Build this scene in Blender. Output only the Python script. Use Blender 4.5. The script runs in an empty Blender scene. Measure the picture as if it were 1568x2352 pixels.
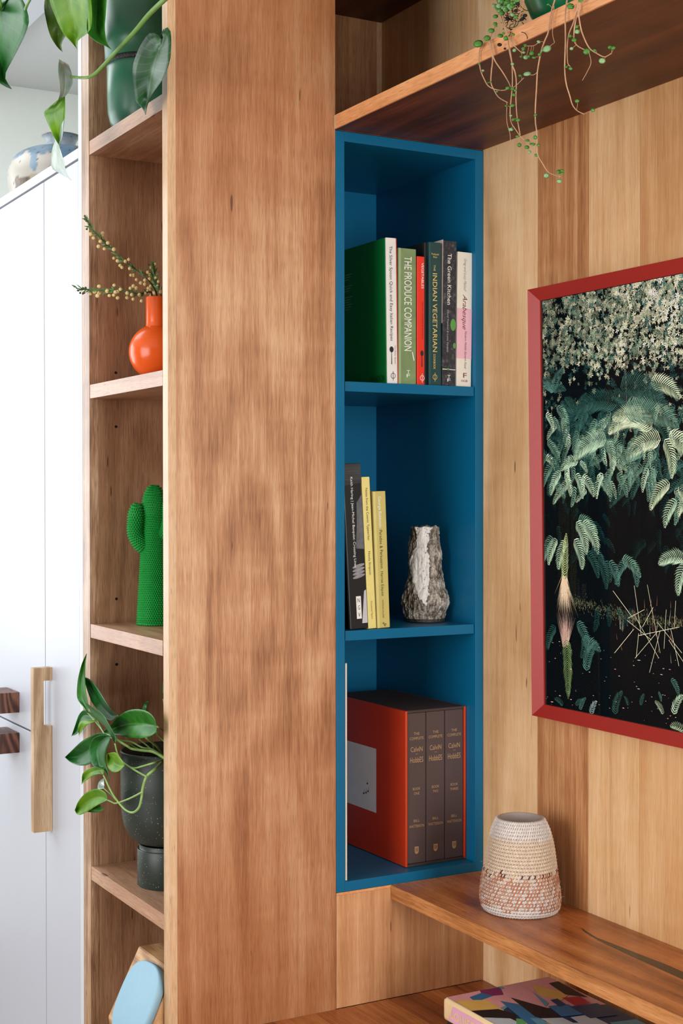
import bpy, bmesh, math, random
from mathutils import Vector, Matrix, noise
random.seed(7)
SC = bpy.context.scene
COL = SC.collection

# ------------------------------------------------------------------ camera
CAM = Vector((2.30678, -0.94383, 1.39399)); FPX = 3301.656
H = Vector((-0.87353396, 0.48663672, -0.01109637)); R = Vector((0.486674799, 0.873582799, -0.000856187)); U = Vector((-0.00927694, 0.00614823, 0.99993807))
cd = bpy.data.cameras.new('camera'); cam = bpy.data.objects.new('camera', cd); COL.objects.link(cam)
cd.sensor_fit = 'VERTICAL'; cd.sensor_height = 36; cd.sensor_width = 24; cd.lens = FPX * 36 / 2352; cd.clip_start = 0.05
cam.matrix_world = Matrix(((R.x, U.x, -H.x, CAM.x), (R.y, U.y, -H.y, CAM.y), (R.z, U.z, -H.z, CAM.z), (0, 0, 0, 1)))
SC.camera = cam
# ------------------------------------------------------------------ world, daylight through three windows, an added ceiling fill, exposure
w = bpy.data.worlds.new('sky'); SC.world = w; w.use_nodes = True
w.node_tree.nodes['Background'].inputs[0].default_value = (.75, .87, 1, 1); w.node_tree.nodes['Background'].inputs[1].default_value = 1.0
SC.view_settings.view_transform = 'Standard'; SC.view_settings.look = 'None'
SC.view_settings.exposure = -0.35; SC.view_settings.gamma = 1; SC.view_settings.use_curve_mapping = False
def window_light(name, loc, rot, sx, sy, power, col):
    l = bpy.data.lights.new(name, 'AREA'); l.shape = 'RECTANGLE'; l.size = sx; l.size_y = sy; l.energy = power; l.color = col
    o = bpy.data.objects.new(name, l); COL.objects.link(o); o.location = loc; o.rotation_euler = rot
PI = math.pi
window_light('daylight_kitchen', (-2.20, -1.35, 1.62), (0, -PI/2, 0), 1.5, 1.9, 46, (.92, .96, 1.0))
window_light('daylight_garden', (4.59, .05, 1.40), (0, PI/2, 0), 2.2, 1.1, 148, (1.0, .98, .96))
window_light('daylight_terrace', (1.15, -3.59, 1.40), (PI/2, 0, 0), 2.7, 2.2, 132, (1.0, .985, .97))
window_light('added_ceiling_fill', (-1.45, -.55, 2.695), (0, 0, 0), 1.2, .9, 17, (.93, .97, 1.0))  # added overhead fill without an opening, brightens the wall above the cupboards
cy = SC.cycles; cy.max_bounces = 5; cy.diffuse_bounces = 3; cy.glossy_bounces = 3; cy.transmission_bounces = 3; cy.transparent_max_bounces = 6

# ------------------------------------------------------------------ helpers
def ray(px, py): return H + R * ((px - 784) / FPX) - U * ((py - 1176) / FPX)
def on(ax, c, px, py):
    d = ray(px, py); i = 'xyz'.index(ax); t = (c - CAM[i]) / d[i]; return CAM + d * t
def S(r, g, b, a=1):
    f = lambda c: (c / 255 / 12.92) if c <= 10.3 else ((c / 255 + .055) / 1.055) ** 2.4
    return (f(r), f(g), f(b), a)
def mesh(name, verts, faces, mat=None, smooth=False):
    m = bpy.data.meshes.new(name); m.from_pydata([tuple(v) for v in verts], [], faces); m.update()
    if smooth:
        for p in m.polygons: p.use_smooth = True
    if mat: m.materials.append(mat)
    return m
def put(name, me, parent=None, world=True):
    o = bpy.data.objects.new(name, me); COL.objects.link(o)
    if parent:
        o.parent = parent
        if world and parent.get('_w'): o.location = -Vector(parent['_w'])
    return o
def thing(name, label, cat, loc=(0, 0, 0), group=None, kind=None, rot=None):
    o = bpy.data.objects.new(name, None); COL.objects.link(o); o.location = loc; o['_w'] = list(loc); o.empty_display_size = .02
    if rot: o.rotation_euler = rot
    tag(o, label, cat, group, kind); return o
def tag(o, label, cat=None, group=None, kind=None):
    if label: o['label'] = label
    if cat: o['category'] = cat
    if group: o['group'] = group
    if kind: o['kind'] = kind
    return o
def struct(o, label=None):
    o['kind'] = 'structure'
    if label: o['label'] = label
    return o
def bm_box(bm, a, b, bev=0.0):
    x0, y0, z0 = [min(p, q) for p, q in zip(a, b)]; x1, y1, z1 = [max(p, q) for p, q in zip(a, b)]
    r = bmesh.ops.create_cube(bm, size=1.0)
    for v in r['verts']: v.co = Vector(((x0 + x1) / 2 + v.co.x * (x1 - x0), (y0 + y1) / 2 + v.co.y * (y1 - y0), (z0 + z1) / 2 + v.co.z * (z1 - z0)))
    if bev:
        es = list({e for v in r['verts'] for e in v.link_edges})
        bmesh.ops.bevel(bm, geom=es, offset=bev, segments=2, profile=.7, affect='EDGES')
def bm_mesh(name, bm, mat, smooth=False):
    m = bpy.data.meshes.new(name); bm.to_mesh(m); bm.free()
    if mat: m.materials.append(mat)
    if smooth:
        for p in m.polygons: p.use_smooth = True
    return m
def box(name, a, b, mat, parent=None, bev=.0012, world=True):
    bm = bmesh.new(); bm_box(bm, a, b, bev); return put(name, bm_mesh(name, bm, mat), parent, world)
def boxes(name, lst, mat, parent=None, bev=.0012, world=True):
    bm = bmesh.new()
    for a, b in lst: bm_box(bm, a, b, bev)
    return put(name, bm_mesh(name, bm, mat), parent, world)
def lathe_data(prof, n, c=(0, 0, 0), cap0=True, cap1=False):
    V = []; F = []
    for r, z in prof:
        for k in range(n): a = 2 * PI * k / n; V.append((c[0] + r * math.cos(a), c[1] + r * math.sin(a), c[2] + z))
    for i in range(len(prof) - 1):
        for k in range(n): F.append((i * n + k, i * n + (k + 1) % n, (i + 1) * n + (k + 1) % n, (i + 1) * n + k))
    if cap0: F.append(tuple(reversed(range(n))))
    if cap1: F.append(tuple((len(prof) - 1) * n + k for k in range(n)))
    return V, F
def lathe(name, prof, c, mat, parent=None, n=72, cap0=True, cap1=False):
    V, F = lathe_data(prof, n, c, cap0, cap1); return put(name, mesh(name, V, F, mat, True), parent)
def catmull(pts, n):
    P = [Vector(p) for p in pts]; P = [2 * P[0] - P[1]] + P + [2 * P[-1] - P[-2]]; out = []; m = len(P) - 3
    for i in range(n):
        t = i / (n - 1) * m; k = min(int(t), m - 1); t -= k; a, b, c, d = P[k:k + 4]
        out.append(.5 * ((2 * b) + (c - a) * t + (2 * a - 5 * b + 4 * c - d) * t * t + (3 * b - a - 3 * c + d) * t ** 3))
    return out
def tube_data(pts, rad, n=8, seg=None):
    P = catmull(pts, seg or max(8, len(pts) * 5)); V = []; F = []; N = len(P); up = Vector((0.3, 0.2, 1)).normalized(); prev = None
    for i, p in enumerate(P):
        t = (P[min(i + 1, N - 1)] - P[max(i - 1, 0)]).normalized()
        s = t.cross(up if prev is None else prev)
        if s.length < 1e-4: s = t.cross(Vector((1, 0, 0)))
        s.normalize(); b = s.cross(t).normalized(); prev = b
        f = i / (N - 1); r = rad(f) if callable(rad) else rad
        for k in range(n): a = 2 * PI * k / n; V.append(p + (s * math.cos(a) + b * math.sin(a)) * r)
    for i in range(N - 1):
        for k in range(n): F.append((i * n + k, i * n + (k + 1) % n, (i + 1) * n + (k + 1) % n, (i + 1) * n + k))
    F.append(tuple(reversed(range(n)))); F.append(tuple((N - 1) * n + k for k in range(n)))
    return V, F
def join_data(lst):
    V = []; F = []
    for v, f in lst: o = len(V); V += list(v); F += [tuple(i + o for i in q) for q in f]
    return V, F
def set_colors(me, cols, name='Col'):
    a = me.color_attributes.new(name, 'FLOAT_COLOR', 'POINT')
    flat = [c for col in cols for c in (col[0], col[1], col[2], 1.0)]; a.data.foreach_set('color', flat)

# ------------------------------------------------------------------ materials
def newmat(name):
    m = bpy.data.materials.new(name); m.use_nodes = True; nt = m.node_tree; return m, nt, nt.nodes['Principled BSDF']
def N(nt, t, **kw):
    n = nt.nodes.new(t)
    for k, v in kw.items(): setattr(n, k, v)
    return n
def lk(nt, a, b): nt.links.new(a, b)
def mth(nt, op, a, b=None, c=None, clamp=False):
    n = N(nt, 'ShaderNodeMath', operation=op); n.use_clamp = clamp
    for i, v in enumerate((a, b, c)):
        if v is None: continue
        if isinstance(v, (int, float)): n.inputs[i].default_value = v
        else: lk(nt, v, n.inputs[i])
    return n.outputs[0]
def mixc(nt, f, a, b, bt='MIX'):
    n = N(nt, 'ShaderNodeMix', data_type='RGBA', blend_type=bt)
    for s, v in ((n.inputs['Factor'], f), (n.inputs['A'], a), (n.inputs['B'], b)):
        if isinstance(v, (int, float)): s.default_value = v
        elif isinstance(v, tuple): s.default_value = v
        else: lk(nt, v, s)
    return n.outputs['Result']
def noise_n(nt, vec, sc, detail=2, rough=.5, dist=0):
    n = N(nt, 'ShaderNodeTexNoise'); n.inputs['Scale'].default_value = sc; n.inputs['Detail'].default_value = detail
    n.inputs['Roughness'].default_value = rough; n.inputs['Distortion'].default_value = dist
    if vec is not None: lk(nt, vec, n.inputs['Vector'])
    return n.outputs['Fac']
def ramp(nt, f, stops):
    n = N(nt, 'ShaderNodeValToRGB'); lk(nt, f, n.inputs[0]); e = n.color_ramp.elements
    while len(e) < len(stops): e.new(.5)
    for x, (p, c) in zip(e, stops): x.position = p; x.color = c
    return n.outputs[0]
def maprange(nt, f, a, b, c=0, d=1):
    n = N(nt, 'ShaderNodeMapRange'); lk(nt, f, n.inputs[0])
    for i, v in enumerate((a, b, c, d)): n.inputs[i + 1].default_value = v
    return n.outputs[0]
def plain(name, col, rough=.5, spec=.5, var=.04, vs=40, bump=0, bs=300, metal=0, coat=0):
    m, nt, p = newmat(name); p.inputs['Roughness'].default_value = rough; p.inputs['Specular IOR Level'].default_value = spec
    p.inputs['Metallic'].default_value = metal; p.inputs['Coat Weight'].default_value = coat
    tc = N(nt, 'ShaderNodeTexCoord').outputs['Object']
    n = noise_n(nt, tc, vs, 3)
    k = maprange(nt, n, .25, .75, 1 - var, 1 + var)
    vm = N(nt, 'ShaderNodeVectorMath', operation='SCALE'); vm.inputs[0].default_value = col[:3]; lk(nt, k, vm.inputs['Scale'])
    lk(nt, vm.outputs[0], p.inputs['Base Color'])
    if bump:
        b = N(nt, 'ShaderNodeBump'); b.inputs['Strength'].default_value = bump; b.inputs['Distance'].default_value = .001
        lk(nt, noise_n(nt, tc, bs, 3), b.inputs['Height']); lk(nt, b.outputs[0], p.inputs['Normal'])
    return m
def wood(name, dark, mid, light, grain='z', seed=0.0, rough=.42, fig=.30, ring=.10, streak=.26, fiber=.26, flame=.12, k=8.0, spec=.5, contrast=1.0, pores=.35, scale=1.0, tone=None):
    m, nt, p = newmat(name)
    tc = N(nt, 'ShaderNodeTexCoord').outputs['Object']
    def st(across, along, off=0.0):
        mp = N(nt, 'ShaderNodeMapping'); lk(nt, tc, mp.inputs[0])
        s = [across * scale] * 3; s['xyz'.index(grain)] = along * scale
        mp.inputs['Scale'].default_value = s; mp.inputs['Location'].default_value = (seed * 3.17 + off, seed * 1.71 - off, seed * 2.39 + off * .7)
        return mp.outputs[0]
    f1 = noise_n(nt, st(9, 1.3), 1, 2, .55, .5)
    n0 = noise_n(nt, st(5.0, .85, 5), 1, 1.5, .4, .25)
    f2 = mth(nt, 'MULTIPLY_ADD', mth(nt, 'SINE', mth(nt, 'MULTIPLY', n0, 2 * PI * k)), .5, .5)
    f4 = noise_n(nt, st(85, 1.6, 9), 1, 2, .65, 0)
    f3 = noise_n(nt, st(430, 20, 2), 1, 1, .6, .2)
    f5 = noise_n(nt, st(7, 17, 3), 1, 1, .5, .6)
    acc = mth(nt, 'MULTIPLY', f1, fig)
    for f, wgt in ((f2, ring), (f4, streak), (f3, fiber), (f5, flame)): acc = mth(nt, 'MULTIPLY_ADD', f, wgt, acc)
    tot = fig + ring + streak + fiber + flame
    fac = mth(nt, 'DIVIDE', acc, tot)
    hw = .17 / contrast
    fac = maprange(nt, fac, .5 - hw, .5 + hw)
    c = ramp(nt, fac, [(0, dark), (.5, mid), (1, light)])
    if tone:   # painted-in sheen falloff: darker, more orange towards the ends of the veneer leaf
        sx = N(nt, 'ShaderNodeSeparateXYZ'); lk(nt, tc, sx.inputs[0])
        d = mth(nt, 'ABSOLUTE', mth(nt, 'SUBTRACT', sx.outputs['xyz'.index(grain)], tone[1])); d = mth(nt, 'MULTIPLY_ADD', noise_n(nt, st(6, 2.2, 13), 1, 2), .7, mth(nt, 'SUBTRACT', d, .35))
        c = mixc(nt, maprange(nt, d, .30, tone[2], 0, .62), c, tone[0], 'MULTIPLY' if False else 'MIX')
    po = noise_n(nt, st(1100, 45, 7), 1, 0, .5)
    pm = maprange(nt, po, .60, .72, 0, pores)
    c = mixc(nt, pm, c, tuple(x * .35 for x in dark[:3]) + (1,))
    # occasional gum vein / knot dash
    gv = noise_n(nt, st(110, 15, 11), 1, 0, .5); gm = maprange(nt, gv, .85, .88, 0, .8)
    c = mixc(nt, gm, c, tuple(x * .3 for x in dark[:3]) + (1,))
    lk(nt, c, p.inputs['Base Color'])
    p.inputs['Specular IOR Level'].default_value = spec
    lk(nt, maprange(nt, f3, .2, .8, rough - .07, rough + .09), p.inputs['Roughness'])
    return m
M = {}
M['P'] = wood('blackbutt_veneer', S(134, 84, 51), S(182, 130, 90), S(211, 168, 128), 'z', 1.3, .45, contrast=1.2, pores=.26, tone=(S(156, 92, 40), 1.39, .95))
M['side'] = wood('blackbutt_veneer_inner', S(126, 88, 62), S(170, 128, 96), S(198, 158, 126), 'z', 4.1, .5, contrast=.9)
M['lip'] = wood('solid_lipping', S(186, 142, 100), S(208, 170, 130), S(224, 192, 156), 'z', 2.2, .37, ring=.05, fig=.2, contrast=1.1)
M['lip_in'] = wood('solid_lipping_inner', S(120, 84, 58), S(178, 140, 108), S(214, 182, 150), 'z', 6.2, .37, ring=.05, fig=.2, contrast=1.4)
M['shelfx'] = wood('shelf_timber', S(150, 104, 76), S(184, 142, 112), S(210, 174, 146), 'x', 3.3, .38, ring=.06)
M['under'] = wood('shelf_underside', S(92, 48, 28), S(128, 72, 44), S(152, 92, 60), 'x', 5.3, .45, ring=.1)
M['wallA'] = wood('pale_veneer_a', S(186, 140, 92), S(220, 178, 130), S(238, 206, 164), 'z', 8.4, .46, ring=.2, k=6, contrast=.85, pores=.15)
M['wallB'] = wood('dark_veneer_b', S(132, 80, 44), S(182, 126, 80), S(216, 168, 120), 'z', 9.1, .46, fig=.2, ring=.06, streak=.5, contrast=1.0, pores=.15)
M['wallC'] = wood('pale_veneer_c', S(190, 142, 92), S(220, 176, 126), S(236, 202, 158), 'z', 11.7, .46, fig=.25, ring=.05, streak=.42, contrast=.9, pores=.15)
M['wallD'] = wood('pale_veneer_d', S(180, 126, 76), S(208, 158, 106), S(226, 184, 136), 'z', 13.9, .46, fig=.3, ring=.12, streak=.3, contrast=.8, pores=.15)
M['underpanel'] = wood('pale_veneer_e', S(164, 108, 66), S(198, 142, 96), S(218, 172, 126), 'z', 15.5, .46, fig=.2, ring=.05, streak=.45, contrast=.9, pores=.15)
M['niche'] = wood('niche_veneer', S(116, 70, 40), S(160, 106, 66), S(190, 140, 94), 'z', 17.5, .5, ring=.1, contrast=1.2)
M['top_front'] = wood('top_shelf_timber', S(190, 118, 68), S(224, 158, 104), S(238, 184, 134), 'x', 19.2, .42, ring=.05, flame=.2)
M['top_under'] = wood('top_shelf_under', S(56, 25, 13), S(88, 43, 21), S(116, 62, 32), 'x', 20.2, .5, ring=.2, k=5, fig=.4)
M['low'] = wood('low_shelf_timber', S(110, 54, 24), S(176, 102, 52), S(208, 138, 80), 'x', 22.7, .30, ring=.22, k=5, fig=.45, contrast=1.15)
M['low_front'] = wood('low_shelf_edge', S(150, 92, 46), S(196, 132, 76), S(218, 164, 106), 'x', 23.7, .45, fiber=.3, contrast=1.0)
M['bench1'] = wood('bench_board_a', S(126, 64, 28), S(176, 102, 50), S(202, 132, 72), 'x', 25.1, .33, fig=.25, streak=.45, contrast=1.1)
M['bench2'] = wood('bench_board_b', S(134, 72, 34), S(182, 112, 58), S(206, 142, 82), 'x', 26.4, .33, fig=.25, streak=.45, contrast=1.1)
M['bench3'] = wood('bench_board_c', S(100, 48, 22), S(146, 80, 42), S(176, 106, 58), 'x', 27.8, .33, fig=.25, streak=.45, contrast=1.1)
M['oak'] = wood('oak_handle', S(162, 128, 92), S(190, 158, 120), S(212, 186, 152), 'z', 30.2, .5, fig=.3, ring=.25, k=14, contrast=1.0)
M['dark_pull'] = wood('walnut_pull', S(70, 40, 30), S(104, 64, 50), S(136, 90, 72), 'z', 32.2, .5, ring=.4, k=20, contrast=1.3, scale=2.0)
M['block'] = wood('block_oak', S(150, 104, 62), S(188, 142, 94), S(214, 172, 124), 'x', 34.2, .5, fig=.2, ring=.3, k=16)
M['floorw'] = wood('floor_boards', S(90, 62, 40), S(120, 84, 56), S(146, 106, 74), 'x', 40, .4)
M['white'] = plain('white_paint', S(210, 213, 219), .38, .5, .01)
M['white_door'] = plain('white_door_paint', S(192, 197, 207), .36, .5, .008, bump=.03, bs=120)
M['wall_paint'] = plain('wall_paint', S(240, 244, 238), .7, .3, .01)
M['wall_far'] = plain('clay_wall_paint', S(96, 88, 80), .7, .3, .02)
M['ceil_paint'] = plain('ceiling_paint', S(208, 208, 206), .8, .3, .01)
M['gap'] = plain('shadow_gap', S(140, 145, 150), .8, .2)
M['blue'] = plain('blue_lacquer', (.002, .122, .252, 1), .36, .28, .05, 6)
M['blue_edge'] = M['blue']
M['black'] = plain('black', (.004, .004, .005, 1), .5)
M['red_frame'] = plain('red_frame_lacquer', (.33, .022, .017, 1), .34, .36, .03, 90)
M['paper'] = plain('paper', S(226, 220, 206), .8, .2, .04, 60)

# ------------------------------------------------------------------ measures (metres)
W, C = .329, .657           # pillar width; y of the picture wall
LX = -.405                  # inner face of the far bookcase side
ZS = [2.5685, 2.0905, 1.6130, 1.1425, .6643, .1870]   # bookcase shelf tops
TH = .027

# ------------------------------------------------------------------ room shell
struct(box('floor', (-2.4, -3.7, -.06), (4.7, .9, 0), M['floorw'], bev=0), 'timber floor')
struct(box('ceiling', (-2.4, -3.7, 2.70), (4.7, .9, 2.80), M['ceil_paint'], bev=0), 'white ceiling')
def holed_wall(name, axis, c0, c1, a0, a1, h0, h1, zz0, zz1, mat):
    L = [((a0, h0), 0, 2.7), ((h1, a1), 0, 2.7), ((h0, h1), 0, zz0), ((h0, h1), zz1, 2.7)]; out = []
    for (p, q), z0, z1 in L:
        if q - p < 1e-4 or z1 - z0 < 1e-4: continue
        out.append(((c0, p, z0), (c1, q, z1)) if axis == 'x' else ((p, c0, z0), (q, c1, z1)))
    return struct(boxes(name, out, mat, bev=0))
holed_wall('wall_left', 'x', -2.31, -2.21, -3.6, .657, -2.30, -.40, .87, 2.37, M['wall_paint'])
holed_wall('wall_right', 'x', 4.6, 4.7, -3.6, .657, -.50, .60, .3, 2.5, M['wall_far'])
holed_wall('wall_front', 'y', -3.7, -3.6, -2.31, 4.7, -.3, 2.5, .3, 2.5, M['wall_far'])
def window(n, axis, c, a0, a1, z0, z1):
    def bx(p, q, r, s): return ((c - .02, p, r), (c + .02, q, s)) if axis == 'x' else ((p, c - .02, r), (q, c + .02, s))
    f = .05; m = (a0 + a1) / 2
    struct(boxes('window_%d' % n, [bx(a0, a0 + f, z0, z1), bx(a1 - f, a1, z0, z1), bx(a0, a1, z0, z0 + f), bx(a0, a1, z1 - f, z1), bx(m - .02, m + .02, z0, z1)], M['white'], bev=.002), 'white window frame')
window(1, 'x', -2.27, -2.30, -.40, .87, 2.37)
window(2, 'x', 4.66, -.50, .60, .3, 2.5)
window(3, 'y', -3.66, -.3, 2.5, .3, 2.5)
struct(box('trim_1', (-2.2, .14, 2.665), (-.47, .22, 2.6995), M['white'], bev=.002), 'white edge of the ceiling bulkhead')

# picture wall: substrate plus the veneer boards laid on it
wb = struct(box('wall_back', (-2.31, C + .006, 0), (4.7, C + .1, 2.7), M['wall_paint'], bev=0), 'wall lined with timber veneer behind the picture')
xs = [-.3850, -.20, -.02, .1735, .3203, .4542, .66, .86, 1.02, 1.25, 1.48, 1.7, 1.95, 2.2, 2.45, 2.7]
ms = ['wallD', 'wallC', 'wallA', 'wallB', 'wallC', 'wallD', 'wallA', 'wallB', 'wallC', 'wallA', 'wallD', 'wallB', 'wallC', 'wallA', 'wallD']
for i in range(len(xs) - 1):
    box('veneer_board', (xs[i] + .0002, C, .3 if xs[i] > -.03 else 2.09), (xs[i + 1] - .0002, C + .006, 2.69), M[ms[i]], wb, .0004)
# panel closing the bay below the blue cubby
wi = struct(box('wall_inner', (-.02, W + .0008, .4505), (-.0002, C - .0006, .6585), M['underpanel'], bev=.0004), 'pale veneer panel below the blue cubby')
box('trim_strip', (-.02, W + .0008, .6588), (.0004, C - .0006, .6636), M['top_front'], wi, .0004)
# niche above the cubby
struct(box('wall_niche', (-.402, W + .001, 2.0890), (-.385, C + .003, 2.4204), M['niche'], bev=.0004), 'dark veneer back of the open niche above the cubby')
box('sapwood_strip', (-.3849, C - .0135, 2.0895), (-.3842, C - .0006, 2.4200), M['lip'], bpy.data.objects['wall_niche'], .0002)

# ------------------------------------------------------------------ timber bookcase (pillar)
bk = thing('bookcase', 'tall honey timber bookcase with open shelves facing the white cupboards', 'bookcase', (-.22, .16, 0))
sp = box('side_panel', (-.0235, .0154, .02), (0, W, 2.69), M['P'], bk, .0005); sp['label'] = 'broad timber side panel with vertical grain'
box('edge_lip', (-.0235, 0, .02), (0, .0153, 2.69), M['lip'], sp, .0003)
s2 = box('side_panel', (-.4455, .0182, .02), (LX, W, 2.69), M['side'], bk, .0005)
box('edge_lip', (-.4455, 0, .02), (LX, .0181, 2.69), M['lip_in'], s2, .0003)
box('back_panel', (LX + .0005, W - .012, .02), (-.0242, W - .0005, 2.69), M['side'], bk, .0003)
for i, z in enumerate(ZS):
    x1 = -.0285 if i == 3 else -.0262 if i == 2 else -.0245
    s = box('shelf', (LX + .0006, .0008, z - TH), (x1, W - .0125, z), M['shelfx'], bk, .0009)
for z in (1.6391, 1.5321, 1.0597, 1.19):
    bm = bmesh.new(); bmesh.ops.create_cone(bm, cap_ends=True, segments=16, radius1=.0027, radius2=.0027, depth=.0006, matrix=Matrix.Translation((LX + .0003, .0546, z)) @ Matrix.Rotation(PI / 2, 4, 'Y'))
    put('pin_hole', bm_mesh('pin_hole', bm, M['black']), bk)

# ------------------------------------------------------------------ blue cubby
bl = thing('wall_cubby', 'tall deep blue open cubby with two shelves set beside the timber pillar', 'shelving', (-.19, .493, .664))
D0, D1, ZB, ZT, T = -.392, 0.0, .6642, 2.0628, .0182
Y0, Y1 = W + .0008, C - .0008
box('side_panel', (D0, Y0, ZB), (D1, Y0 + T, ZT), M['blue'], bl, .0008)
box('side_panel', (D0, Y1 - T, ZB), (D1, Y1, ZT), M['blue'], bl, .0008)
box('top_panel', (D0, Y0 + T + .0001, ZT - T), (D1, Y1 - T - .0001, ZT), M['blue'], bl, .0006)
box('bottom_panel', (D0, Y0 + T + .0001, ZB), (D1, Y1 - T - .0001, ZB + T), M['blue'], bl, .0006)
box('back_panel', (D0, Y0 + T + .0001, ZB + T), (D0 + .015, Y1 - T - .0001, ZT - T), M['blue'], bl, .0003)
YI0, YI1 = Y0 + T, Y1 - T
for z in (1.6052, 1.1452): box('shelf', (D0 + .0155, YI0 + .003, z - .0182), (-.003, YI1 - .0012, z), M['blue_edge'], bl, .0008)

# ------------------------------------------------------------------ long shelves and bench
ts = thing('wall_shelf', 'long high timber shelf carrying the trailing plant', 'shelf', (1.0, .49, 2.0635))
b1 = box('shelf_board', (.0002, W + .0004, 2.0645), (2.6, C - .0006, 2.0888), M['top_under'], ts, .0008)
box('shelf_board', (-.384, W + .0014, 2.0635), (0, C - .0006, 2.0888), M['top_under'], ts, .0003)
box('edge_lip', (.0088, W - .0032, 2.0638), (2.6, W + .0003, 2.0890), M['top_front'], ts, .0006)
box('end_cap', (.0004, W - .0032, 2.0638), (.0086, W + .0003, 2.0890), M['lip'], ts, .0012)
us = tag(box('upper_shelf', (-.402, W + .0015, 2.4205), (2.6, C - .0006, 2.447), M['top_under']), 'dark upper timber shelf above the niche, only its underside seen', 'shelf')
ls = thing('low_shelf', 'red brown timber shelf under the picture carrying the basket', 'shelf', (1.0, .55, .638))
box('shelf_board', (.0006, .4495, .638), (2.6, C - .0004, .6636), M['low'], ls, .0008)
box('edge_lip', (.0006, .4462, .638), (2.6, .4494, .6636), M['low_front'], ls, .0006)
put('gum_vein', mesh('gum_vein', [(x, y, .66365) for x, y in ((.385, .5886), (.44, .5775), (.52, .5805), (.60, .584), (.70, .581), (.82, .573), (.90, .570), (.80, .561), (.70, .5565), (.60, .5605), (.52, .5640), (.455, .5690), (.41, .578))], [tuple(range(13))], wood('gum_vein', S(14, 9, 7), S(40, 24, 15), S(86, 50, 28), 'x', 61, .3, contrast=1.1)), ls)
bn = thing('bench', 'low timber bench top of long boards at the foot of the panels', 'bench', (1.2, .3, .42))
yb = [-.25, -.14, -.05, .035, .12, .20, .287, .365, .44, .51, .585, C - .0006]
for i in range(len(yb) - 1):
    box('board', (.0006, yb[i] + .0002, .4205), (2.6, yb[i + 1] - .0002, .4498), M[('bench1', 'bench2', 'bench3', 'bench1', 'bench3', 'bench2', 'bench1', 'bench2', 'bench3', 'bench1', 'bench3')[i]], bn, .0005)
box('carcass', (.0006, -.24, .002), (2.58, C - .0006, .42), M['underpanel'], bn, .001)

# ------------------------------------------------------------------ white cupboards
cp = thing('tall_cupboard', 'white full height cupboard with a long slotted oak handle', 'cupboard', (-.58, .3, 0))
box('end_panel', (-.4665, -.0005, .002), (-.4462, .60, 2.69), M['white'], cp, .0008)
cm = box('carcass', (-.692, .0215, .1), (-.4672, .60, 2.066), M['white'], cp, .001)
box('door', (-.6910, 0, .08), (-.4685, .0205, 2.0655), M['white_door'], cp, .0012)
def hl(x0, x1, z0, z1, n0, n1):     # slotted plate: outer bar, solid top and bottom against the door
    return [((x0, -.0405, z0), (x1, -.0185, z1)), ((x0, -.0185, n1), (x1, -.0006, z1)), ((x0, -.0185, z0), (x1, -.0006, n0))]
zn0, zn1 = on('y', -.01, 120, 1672).z, on('y', -.01, 120, 1567).z
dv = [c for c in bpy.data.objects if c.name == 'door'][0]
boxes('handle', hl(-.666, -.6455, .685, 1.032, zn0, zn1), M['oak'], dv, 0)
c2 = thing('split_cupboard', 'white cupboard with separate upper and lower doors and dark block pulls', 'cupboard', (-1.05, .3, 0))
box('carcass', (-1.40, .0215, .1), (-.6935, .60, 2.066), M['white'], c2, .001)
for z0, z1, h0, h1 in ((.8765, 2.0655, .9050, .9510), (.08, .8725, .8140, .8590)):
    d = box('door', (-1.39, 0, z0), (-.6945, .0205, z1), M['white_door'], c2, .0012)
    box('handle', (-.984, -.066, h0), (-.8845, -.0006, h1), M['dark_pull'], d, .001)
c3 = thing('corner_cupboard', 'white cupboard at the far end of the cupboard run', 'cupboard', (-1.8, .3, 0))
box('carcass', (-2.20, .0215, .1), (-1.4015, .60, 2.066), M['white'], c3, .001)
box('door', (-2.19, 0, .08), (-1.3945, .0205, 2.0655), M['white_door'], c3, .0012)
tag(box('cupboard_top', (-2.20, -.0005, 2.0705), (-.4672, .60, 2.0905), M['white'], bev=.0008), 'white capping board along the top of the cupboards', 'worktop')

# ------------------------------------------------------------------ framed picture
X0, XR, ZB0, ZT0, YB0, YT0, FW, FD = .1793, 1.16, .992, 1.7697, .6400, .6296, .022, .011
pic = thing('framed_picture', 'large fern forest photograph in a glossy red frame', 'picture', ((X0 + XR) / 2, .645, ZB0))
def pp(x, z, d=0): return (x, YB0 + (YT0 - YB0) * (z - ZB0) / (ZT0 - ZB0) + d, z)
def bar(o0, o1, i0, i1):
    # frame member: outer edge o0-o1 (front), inner edge i0-i1 set back by the bevel, closed behind
    V = [pp(*o0), pp(*o1), pp(*i1, FD), pp(*i0, FD), pp(*o0, .0155), pp(*o1, .0155), pp(*i1, .0155), pp(*i0, .0155)]
    return V, [(0, 1, 2, 3), (7, 6, 5, 4), (0, 4, 5, 1), (3, 2, 6, 7), (0, 3, 7, 4), (1, 5, 6, 2)]
o = [(X0, ZB0), (XR, ZB0), (XR, ZT0), (X0, ZT0)]; inn = [(X0 + FW, ZB0 + FW), (XR - FW, ZB0 + FW), (XR - FW, ZT0 - FW), (X0 + FW, ZT0 - FW)]
for i in range(4):
    j = (i + 1) % 4; V, F = bar(o[i], o[j], inn[i], inn[j]); me = mesh('frame_bar', V, F, M['red_frame'])
    bm = bmesh.new(); bm.from_mesh(me); bmesh.ops.recalc_face_normals(bm, faces=bm.faces); bm.to_mesh(me); bm.free()
    put('frame_bar', me, pic)
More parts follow.
